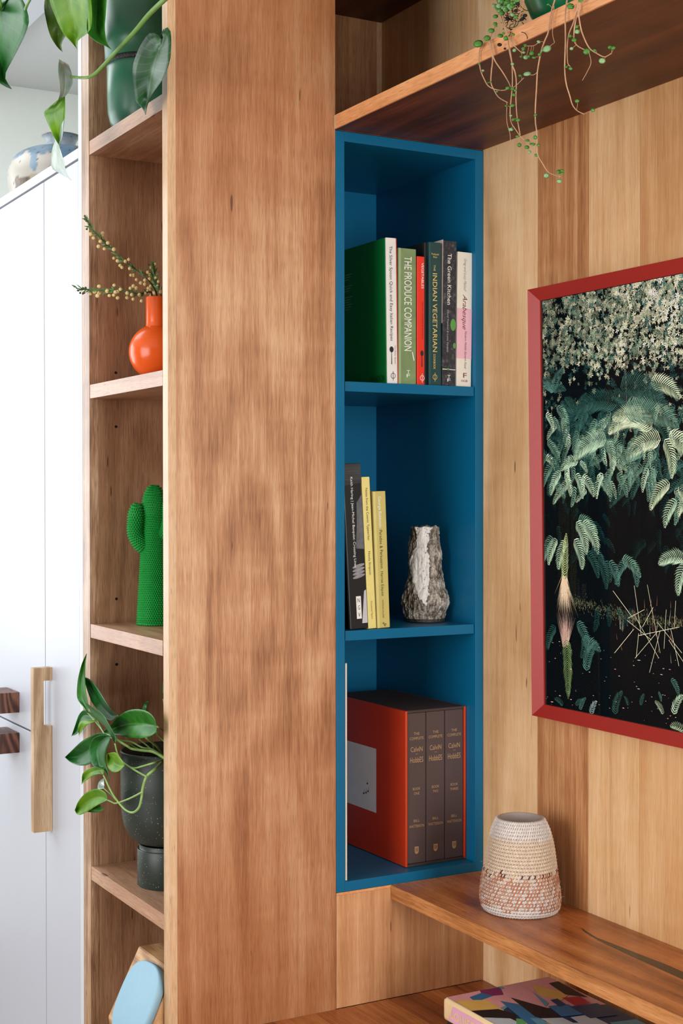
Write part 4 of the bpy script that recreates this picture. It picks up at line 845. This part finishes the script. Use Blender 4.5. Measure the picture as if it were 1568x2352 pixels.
LM = dict(dark=leafmat('leaf_dark', S(18, 88, 30), S(34, 116, 40), S(70, 142, 66), .43, .22), mid=leafmat('leaf_mid', S(38, 112, 36), S(66, 144, 46), S(116, 170, 84), .38, .3),
          lime=leafmat('leaf_lime', S(92, 156, 34), S(138, 186, 42), S(150, 190, 70), .42, .4), olive=leafmat('leaf_olive', S(56, 92, 28), S(92, 120, 44), S(80, 90, 40), .35, .3), pale=leafmat('leaf_pale', S(130, 158, 142), S(186, 202, 192), S(222, 228, 222), .22, .06), grn=leafmat('leaf_green', S(24, 74, 36), S(40, 94, 42), S(110, 146, 110), .32, .2))
def resample(pts, n):
    P = catmull([(a, b_, 0) for a, b_ in pts], n * 6); ln = [0]
    for i in range(1, len(P)): ln.append(ln[-1] + (P[i] - P[i - 1]).length)
    out = []
    for k in range(n):
        t = ln[-1] * k / (n - 1); i = 0
        while i < len(P) - 2 and ln[i + 1] < t: i += 1
        out.append(P[i].lerp(P[i + 1], (t - ln[i]) / max(1e-9, ln[i + 1] - ln[i])))
    return out
def leaf(Lp, Rp, y0, mat, parent, fold=.012, tip=0.0, tilt=0.0, cv=None, n=22, m=10, twist=None, stem_=None):
    # blade from its two traced margins (base to tip): y0 depth, fold depth of the midrib, tip bend, tilt across
    A = resample(Lp, n); B = resample(Rp, n); V = []; F = []; UV = []
    Cn = resample(cv, n) if cv else [a.lerp(b_, .5) for a, b_ in zip(A, B)]
    for i in range(n):
        f = i / (n - 1); w_ = (B[i] - A[i]).length
        for j in range(m + 1):
            g = j / m; h = 2 * g - 1
            q = A[i] * ((1 - g) ** 2) + (Cn[i] * 2 - (A[i] + B[i]) * .5) * (2 * g * (1 - g)) + B[i] * (g * g)
            dy = y0 + fold * (1 - abs(h)) * min(1, w_ / 40) + tip * (f - .3) ** 2 + (twist[0] + (twist[1] - twist[0]) * f if twist else tilt) * h + .0015 * math.sin(9 * f + 2 * h)
            V.append(on('y', dy, q.x, q.y)); UV.append((g, f))
    for i in range(n - 1):
        for j in range(m): F.append((i * (m + 1) + j, i * (m + 1) + j + 1, (i + 1) * (m + 1) + j + 1, (i + 1) * (m + 1) + j))
    me = mesh('leaf', V, F, mat, True); u = me.uv_layers.new(name='UVMap')
    for lp in me.loops: u.data[lp.index].uv = UV[lp.vertex_index]
    o = put('leaf', me, parent); sm = o.modifiers.new('thickness', 'SOLIDIFY'); sm.thickness = .0005; return o
def stem(pts, y, r, mat, parent, r1=None, name='stem'):
    ys = y if isinstance(y, (list, tuple)) else [y] * len(pts)
    n = len(pts); P = [on('y', ys[0] + (ys[-1] - ys[0]) * i / (n - 1) if len(ys) != n else ys[i], *p_) for i, p_ in enumerate(pts)]
    V, F = tube_data(P, (lambda f: r + ((r1 or r) - r) * f), 10); return put(name, mesh(name, V, F, mat, True), parent)
mstem = plain('stem_green', S(104, 146, 66), .4, .4, .12, 60); mstem2 = plain('stem_pale_green', S(132, 168, 92), .4, .4, .15, 90); msoil = plain('potting_soil', S(34, 26, 20), .95, .1, .4, 300)
# climber in the tall green pot
gc = (-.3130, .0822, ZS[1] + .0004); gp = thing('potted_philodendron', 'large leaved climber in a tall green pot on the high shelf', 'potted plant', gc)
mgp = plain('green_ceramic', S(58, 120, 92), .33, .5, .03, 12); gh = .135
lathe('pot', [(0, 0), (.038, 0), (.050, .003), (.060, .010), (.0675, .022), (.0715, .040), (.0730, .070), (.0735, gh - .006), (.0725, gh - .005)], gc, mgp, gp, 90, cap0=False)
lathe('pot_band', [(.0700, gh - .0055), (.0755, gh - .0050), (.0765, gh), (.0755, gh + .0045), (.0700, gh + .0050)], gc, speckled('dark_band', S(28, 32, 34), S(120, 110, 96), 600, .5, .6), gp, 90, cap0=False)
lathe('pot', [(.0700, gh + .005), (.0765, gh + .0055), (.0790, gh + .05), (.0800, .32), (.0790, .322), (.0740, .320), (.072, .30)], gc, mgp, gp, 90, cap0=False)
lathe('soil', [(0, .300), (.0722, .299)], gc, msoil, gp, 48, cap0=False)
leaf([(2, 26), (-22, 2), (-52, 20), (-62, 60), (-52, 110), (-28, 158), (2, 193), (27, 205)], [(2, 26), (22, -8), (50, -4), (66, 40), (62, 68), (46, 104), (27, 140), (13, 168), (13, 182), (27, 205)], -.16, LM['dark'], gp, .02, .05, .012)
leaf([(135, -40), (112, -30), (102, 10), (106, 45), (116, 83), (132, 109), (144, 119.5)], [(135, -40), (160, -10), (164, 40), (158, 70), (147, 89), (140.5, 103), (144, 119.5)], -.105, LM['olive'], gp, .014, .03)
leaf([(160, -55), (120, -40), (113, -5), (128, 40), (144, 75), (162, 95), (177, 113)], [(160, -55), (196, -45), (209, 0), (211, 55), (203, 74), (186, 87), (177, 98), (177, 113)], -.125, LM['lime'], gp, .016, .03)
leaf([(220, -50), (203, -30), (201, 30), (200, 74), (220, 95), (240, 105), (256, 114)], [(220, -50), (244, -25), (243, 30), (241, 62), (244, 92), (250, 107), (256, 114)], -.11, LM['mid'], gp, .014, .02, .01)
leaf([(370, 90), (362, 79), (350, 75), (338, 81), (320, 110), (307, 145), (305, 170), (309, 210), (313, 234), (326, 247), (335, 264)], [(370, 90), (371, 74), (381, 62), (391, 70), (393.5, 100), (390, 140), (375, 180), (352, 213), (339, 234), (336, 250), (335, 264)], -.038, LM['grn'], gp, .016, .03, -.004, cv=[(370, 90), (368, 100), (364, 115), (356, 140), (350, 165), (344, 195), (339, 225), (336, 248), (335, 264)])
leaf([(135, 136), (133, 160), (135, 190), (137, 214), (128, 236), (103, 257), (107, 276), (118, 302), (127, 320), (121, 340), (118, 370), (121, 388), (140, 399), (165, 414)], [(157, 148), (165, 172), (167, 190), (158, 210), (149, 223), (149, 242), (148, 280), (143, 315), (136, 333), (141, 350), (147, 370), (151, 390), (156, 404), (165, 414)], -.115, LM['pale'], gp, .010, 0, 0, n=40, twist=(.028, -.028))
leaf([(137, 226), (122, 238), (102, 257), (107, 276), (118, 302), (128, 322), (136, 334)], [(149, 222), (149.5, 232), (149.5, 250), (148, 280), (145, 305), (141, 320), (136, 334)], -.119, LM['lime'], gp, .004, 0, .006)
stem([(392, -14), (345, 30), (310, 72), (270, 115), (240, 148), (220, 168), (204, 177), (185, 178.5), (163, 176)], [-.06, -.115], .0043, mstem, gp, .0023)
gtop = Vector(gc) + Vector((0, 0, .315))
for (bx_, by_), yy in (((2, 26), -.158), ((135, -40), -.105), ((160, -55), -.125), ((220, -50), -.11)):
    p0 = on('y', yy, bx_, by_); V, F = tube_data([p0, Vector((max(p0.x, -.42), min(p0.y, -.09), max(p0.z, 2.36) + .03)), Vector((-.315, -.035, 2.46)), gtop + Vector((0, -.03, .02)), gtop - Vector((0, 0, .02))], .0024, 8); put('stem', mesh('stem', V, F, mstem, True), gp)
p0 = on('y', -.034, 369, 91); p1 = on('y', .016, 362, 94); V, F = tube_data([p0, p0.lerp(p1, .5), p1], .0016, 8); put('stem', mesh('stem', V, F, mstem, True), gp)
stem([(58, 22), (66, 4), (84, -22), (130, -60)], -.15, .0028, mstem, gp)
# trailing plant in the speckled pot
pc = (-.2145, .0862, ZS[4] + .0004); pt = thing('potted_pothos', 'glossy trailing plant in a footed dark green speckled pot', 'potted plant', pc)
mpot = speckled('speckled_stoneware', S(44, 56, 50), S(196, 200, 192), 300, .22, .42)
lathe('pot', [(0, .080), (.045, .078), (.062, .083), (.0735, .094), (.0825, .112), (.0868, .135), (.0885, .165), (.0890, .2500), (.0885, .2530), (.0865, .2535), (.0845, .2505), (.0835, .20), (.07, .12)], pc, mpot, pt, 100, cap0=False)
lathe('saucer', [(0, 0), (.0565, 0), (.0580, .0015), (.0583, .068), (.0575, .0695), (.0555, .0690), (.0545, .05), (.0545, .0776)], pc, mpot, pt, 90, cap0=False)
lathe('soil', [(0, .226), (.0834, .224)], pc, msoil, pt, 48, cap0=False)
def z4(L): return [(x / 3.7333, 1480 + y / 3.7333) for x, y in L]
def lf4(A, B, y0, mt, **k): leaf(z4(A), z4(B), y0, LM[mt], pt, **k)
lf4([(750, 588), (715, 535), (690, 508), (660, 450), (663, 330), (680, 240), (705, 160), (742, 80)], [(750, 588), (757, 540), (746, 470), (736, 400), (729, 300), (731, 180), (742, 80)], -.03, 'mid', fold=.012, tip=-.02)
lf4([(1008, 612), (960, 655), (905, 632), (850, 572), (790, 500), (750, 400), (734, 340), (730, 283)], [(1008, 612), (985, 590), (955, 565), (915, 505), (850, 398), (790, 320), (755, 292), (730, 283)], -.02, 'dark', fold=.012)
lf4([(985, 850), (950, 790), (910, 722), (850, 662), (800, 612), (760, 548), (730, 497)], [(985, 850), (999, 812), (975, 758), (930, 680), (880, 600), (800, 545), (730, 497)], -.045, 'dark', fold=.010, tilt=-.01)
lf4([(830, 640), (790, 585), (720, 563), (680, 600), (652, 670), (630, 735), (612, 786)], [(830, 640), (780, 655), (720, 660), (688, 700), (672, 750), (650, 775), (612, 786)], -.02, 'dark', fold=.01)
lf4([(832, 648), (770, 650), (700, 655), (675, 690), (670, 730), (675, 780)], [(832, 656), (790, 672), (750, 690), (715, 725), (700, 750), (675, 780)], -.028, 'lime', fold=.004)
lf4([(915, 770), (850, 758), (780, 785), (700, 830), (620, 905), (555, 968)], [(915, 770), (880, 860), (820, 985), (760, 1030), (690, 1040), (610, 1015), (555, 968)], -.035, 'dark', fold=.014)
lf4([(935, 780), (870, 776), (800, 806), (765, 880), (770, 965), (795, 1040), (850, 1062), (900, 1085), (940, 1165)], [(935, 780), (948, 815), (922, 880), (905, 960), (912, 1040), (930, 1105), (940, 1165)], -.05, 'dark', fold=.012)
lf4([(1072, 1035), (1040, 985), (995, 930), (950, 928), (916, 942)], [(1072, 1035), (1025, 1085), (975, 1098), (930, 1065), (913, 990), (916, 942)], -.05, 'lime', fold=.010)
lf4([(1342, 705), (1325, 635), (1270, 578), (1180, 555), (1090, 570), (1010, 622), (950, 690), (868, 762)], [(1342, 705), (1340, 750), (1290, 788), (1200, 806), (1100, 796), (1000, 776), (930, 772), (868, 762)], -.025, 'mid', fold=.014)
lf4([(888, 1122), (895, 1050), (870, 1042), (820, 1048), (760, 1066), (708, 1110), (700, 1200)], [(888, 1122), (850, 1112), (790, 1132), (750, 1160), (720, 1180), (700, 1200)], -.045, 'lime', fold=.008)
lf4([(920, 1332), (918, 1300), (895, 1262), (830, 1238), (740, 1270), (672, 1345), (640, 1422)], [(920, 1332), (895, 1350), (840, 1378), (760, 1428), (690, 1462), (655, 1452), (640, 1422)], -.05, 'lime', fold=.010)
lf4([(850, 1370), (790, 1400), (750, 1437)], [(850, 1370), (872, 1395), (888, 1422), (820, 1442), (750, 1437)], -.04, 'mid', fold=.003)
lf4([(890, 1235), (860, 1240), (836, 1240), (845, 1185), (888, 1150)], [(890, 1235), (893, 1205), (890, 1175), (888, 1150)], -.04, 'pale', fold=.003)
lf4([(1250, 575), (1215, 572), (1238, 512), (1275, 487)], [(1250, 575), (1255, 540), (1262, 510), (1275, 487)], .03, 'dark', fold=.003)
lf4([(1400, 470), (1392, 400), (1398, 320), (1420, 270)], [(1400, 470), (1440, 420), (1445, 340), (1420, 270)], .05, 'dark', fold=.004)
for pts, y, r, r1 in (([(1460, 985), (1405, 990), (1330, 1012), (1220, 1045), (1150, 1060), (1072, 1037)], [.075, .045, .0, -.02, -.025, -.03], .0020, .0013), ([(1460, 960), (1400, 1000), (1330, 1068), (1256, 1135), (1222, 1240), (1212, 1320), (1190, 1400), (1140, 1442), (1080, 1422), (1020, 1360), (955, 1265), (890, 1125)], [.075, .045, .0, -.018, -.022, -.025, -.028, -.032, -.036, -.04, -.045, -.048], .0027, .0017),
                      ([(1222, 1265), (1120, 1318), (1000, 1362), (955, 1350), (918, 1332)], [-.03, -.05], .0018, .0014), ([(1256, 1135), (1150, 1075), (1060, 1015), (1010, 945), (985, 850)], [-.02, -.045], .0018, .0014), ([(1342, 705), (1400, 738), (1450, 800)], [-.02, .05, .08], .0018, .0020),
                      ([(1000, 820), (1080, 865), (1130, 895), (1220, 910), (1320, 925), (1430, 990)], [-.03, .03], .0022, .0026), ([(1250, 800), (1340, 872), (1380, 930), (1410, 1000)], [-.0, .03, .05, .07], .0020, .0022), ([(1000, 820), (1120, 835), (1220, 885), (1300, 900), (1400, 960)], [-.02, .04], .0015, .0018), ([(1340, 755), (1380, 800), (1440, 860)], [.01, .04], .0022, .0022), ([(1190, 815), (1250, 860), (1330, 930)], [.01, .03], .0014, .0014), ([(890, 1235), (950, 1290), (1000, 1340), (1060, 1395)], [-.04, -.035], .0012, .0014), ([(830, 648), (900, 770), (1000, 822)], [-.02, -.03], .0013, .0015), ([(915, 770), (960, 790), (1010, 822)], [-.035, -.03], .0014, .0015), ([(750, 585), (800, 640), (880, 740)], [-.03, -.022], .0013, .0014), ([(1008, 612), (1050, 720), (1110, 850), (1200, 905)], [-.02, .03], .0013, .0015), ([(850, 1370), (890, 1350), (918, 1332)], [-.04, -.05], .0010, .0012), ([(1250, 575), (1275, 700), (1320, 900)], [.03, .06], .0012, .0014), ([(1400, 468), (1425, 650), (1440, 800), (1430, 960)], [.05, .06, .07, .08], .0013, .0016)):
    stem(z4(pts), y, r, mstem2, pt, r1)
# trailing creeper on the high shelf
qc = (.560, .4400, 2.0893); qp = thing('potted_creeper', 'creeper with tiny round leaves trailing from a green pot on the high shelf', 'potted plant', qc)
mqp = plain('emerald_glaze', S(14, 104, 62), .25, .5, .03, 30)
lathe('saucer', [(0, 0), (.050, 0), (.060, .005), (.068, .014), (.071, .024), (.069, .025), (.062, .014), (.05, .008)], qc, mqp, qp, 80, cap0=False)
lathe('pot', [(0, .009), (.040, .009), (.054, .018), (.070, .040), (.084, .075), (.090, .12), (.090, .15), (.086, .15), (.080, .13)], qc, mqp, qp, 80, cap0=False)
lathe('soil', [(0, .132), (.0798, .130)], qc, msoil, qp, 40, cap0=False)
def z5(x, y): return 1080 + x / 4.48, y / 4.48
YH = W - .010
mvine = plain('vine_tan', S(186, 146, 112), .6, .3, .15, 90); mvd = plain('vine_dark', S(60, 48, 36), .8, .2)
vines = [[(230, 330), (110, 480), (88, 590), (95, 670), (110, 740), (140, 810), (180, 880), (240, 915), (320, 930), (400, 918)], [(260, 250), (200, 400), (228, 600), (215, 740), (212, 850), (240, 920), (290, 1000), (380, 1055)], [(205, 430), (240, 600), (330, 740), (390, 840), (415, 900)],
         [(250, -60), (290, 90), (335, 240), (380, 370), (400, 520), (425, 640), (432, 760), (430, 900), (415, 1050), (408, 1160), (420, 1260), (470, 1340), (520, 1410), (560, 1445)], [(300, 0), (335, 170), (385, 370), (450, 470), (530, 545)], [(405, 500), (430, 660), (460, 750), (472, 850), (468, 1000), (475, 1150), (490, 1270), (512, 1390)],
         [(880, -40), (820, 170), (800, 330), (760, 430), (725, 540), (690, 730), (680, 900), (668, 1100), (668, 1250), (680, 1350), (685, 1500), (690, 1590), (740, 1680), (800, 1770), (890, 1810), (925, 1815)], [(1000, -40), (975, 150), (978, 400), (970, 700), (985, 860), (1020, 980), (1050, 1080), (1100, 1140), (1170, 1175)],
         [(1110, -60), (1105, 60), (1060, 230), (1010, 360), (995, 500), (1000, 640), (1020, 680)], [(1110, 60), (1075, 250), (1065, 400), (1100, 470), (1190, 520)], [(1120, -50), (1105, 60), (1120, 200), (1150, 340), (1220, 490), (1300, 550), (1380, 585), (1450, 550)], [(1210, 510), (1240, 640), (1200, 740), (1150, 830)], [(860, 60), (850, 250), (845, 350), (865, 440)],
         [(690, 740), (650, 770), (590, 770)], [(550, 800), (480, 870), (440, 900)], [(375, 1060), (375, 1250), (410, 1400), (400, 1560)], [(560, -40), (540, 60), (510, 140), (480, 230)], [(520, 545), (560, 480), (650, 470), (700, 440)], [(560, 1445), (585, 1450), (600, 1560)], [(560, 1440), (640, 1470), (700, 1490)], [(910, 1770), (915, 1815), (913, 1860)]]
VPTS = []
thin = {12, 13, 14, 15, 16, 17, 18, 19, 20, 11}
for i, vp in enumerate(vines):
    P = [on('y', YH + .003 * math.sin(i * 2.1 + k), *z5(x, y)) for k, (x, y) in enumerate(vp)]
    VPTS += catmull(P, 50)
    V, F = tube_data(P, (lambda f: .0005) if i in thin else (lambda f: .0012 - .0005 * f), 7); put('vine', mesh('vine', V, F, mvine, True), qp)
rq = random.Random(9); D = []
for i in range(34):
    x, y = rq.gauss(440, 75), rq.gauss(170, 75); a = rq.uniform(0, 6.28); l = rq.uniform(50, 130)
    D.append(tube_data([on('y', YH + rq.uniform(.0, .02), *z5(x + l * t * math.cos(a + t) , y + l * t * math.sin(a + t))) for t in (0, .35, .7, 1)], .0006, 5, 8))
V, F = join_data(D); put('dry_tangle', mesh('dry_tangle', V, F, mvd, True), qp)['kind'] = 'stuff'
bmI = bmesh.new(); n = 14
c_ = bmI.verts.new((0, 0, .25)); rg = [bmI.verts.new((math.cos(2 * PI * i / n), math.sin(2 * PI * i / n), 0)) for i in range(n)]; r2 = [bmI.verts.new((.55 * math.cos(2 * PI * i / n), .55 * math.sin(2 * PI * i / n), .17)) for i in range(n)]; bt = bmI.verts.new((0, 0, -.08))
for i in range(n): j = (i + 1) % n; bmI.faces.new((rg[i], rg[j], r2[j], r2[i])); bmI.faces.new((r2[i], r2[j], c_)); bmI.faces.new((rg[j], rg[i], bt))
mlA = plain('round_leaf_green', S(72, 132, 48), .32, .5, .1, 200); mlB = plain('round_leaf_pale', S(130, 172, 118), .32, .5, .1, 200); mlC = plain('round_leaf_dark', S(38, 34, 30), .8, .2)
lmA = bm_mesh('leaf', bmI, mlA, True); lmB = lmA.copy(); lmB.materials[0] = mlB; lmC = lmA.copy(); lmC.materials[0] = mlC
discs = [(80, 450, 38), (172, 392, 27), (310, 368, 22), (365, 393, 20), (215, 315, 24), (300, 60, 28), (370, 97, 26), (435, 150, 22), (470, 175, 20), (330, 15, 22), (380, 20, 26), (440, 30, 24), (290, 5, 20), (1030, 65, 28), (1137, 5, 20), (788, 500, 33), (633, 547, 20), (703, 430, 16), (570, 590, 20), (525, 583, 16), (565, 465, 15), (545, 500, 16), (548, 540, 14), (600, 580, 14), (655, 592, 17), (453, 517, 16), (440, 355, 14), (585, 758, 30), (512, 777, 14), (432, 658, 14), (382, 907, 18), (432, 915, 16), (460, 930, 12), (445, 975, 16), (430, 1085, 18), (415, 1188, 12), (443, 1230, 16), (488, 1235, 17), (418, 1330, 22), (482, 1403, 14), (90, 658, 10), (130, 725, 12), (205, 845, 10), (185, 850, 9), (272, 940, 11), (368, 1090, 11), (667, 1182, 14), (585, 1447, 16), (502, 1492, 17), (620, 1480, 12), (648, 1485, 13), (580, 1515, 19), (605, 1563, 16), (665, 1413, 16), (700, 1493, 15), (678, 1597, 16), (782, 1808, 21), (910, 1767, 22), (945, 1755, 16), (950, 1785, 11), (913, 1863, 21), (1100, 325, 22), (1097, 275, 15), (1068, 410, 20), (1025, 370, 14), (1040, 500, 14), (1197, 530, 27), (1278, 517, 14), (1355, 625, 25), (1440, 490, 20), (1470, 492, 17), (1030, 705, 16), (985, 690, 12), (1097, 1040, 17), (1260, 1133, 16), (738, 520, 12), (710, 560, 14), (798, 45, 12), (260, 265, 12), (340, 345, 12), (255, 245, 16), (250, 60, 22), (480, 5, 22), (400, 60, 22)]
STK = []
def disc(x, y, r, me, k=1.0):
    c = on('y', YH - .004, *z5(x, y)); q0 = min(VPTS, key=lambda q_: (q_ - c).length)
    if (q0 - c).length < .035: STK.append(tube_data([q0, (q0 + c) / 2 + Vector((0, .001, .001)), c + Vector((-.0003, .0006, 0))], .00035, 5, 6))
    o = None; o = put('leaf', me, qp); o.location = c - Vector(qc); s = r / 4.48 / FPX * (c - CAM).length * k
    d = (Vector((.8, -.55, .25)) + Vector((rq.uniform(-.35, .35), rq.uniform(-.25, .25), rq.uniform(-.35, .35)))).normalized(); o.rotation_mode = 'QUATERNION'; o.rotation_quaternion = d.to_track_quat('Z', 'Y'); o.scale = (s, s * rq.uniform(.8, 1.0), s)
for i, (x, y, r) in enumerate(discs): disc(x, y, r, lmB if i in (17, 27, 38, 56, 60, 61, 68, 52) or rq.random() < .2 else lmA, 1.3)
for i in range(26): disc(rq.gauss(350, 70), rq.gauss(60, 70), rq.uniform(14, 26), lmB if rq.random() < .35 else lmA, 1.2)
for x, y, r in ((300, 460, 24), (355, 500, 14), (470, 110, 26), (530, 200, 30), (560, 160, 24), (380, 190, 24), (490, 40, 20)): disc(x, y, r, lmC)
V, F = join_data(STK); put('leaf_stalks', mesh('leaf_stalks', V, F, mvine, True), qp)['kind'] = 'stuff'
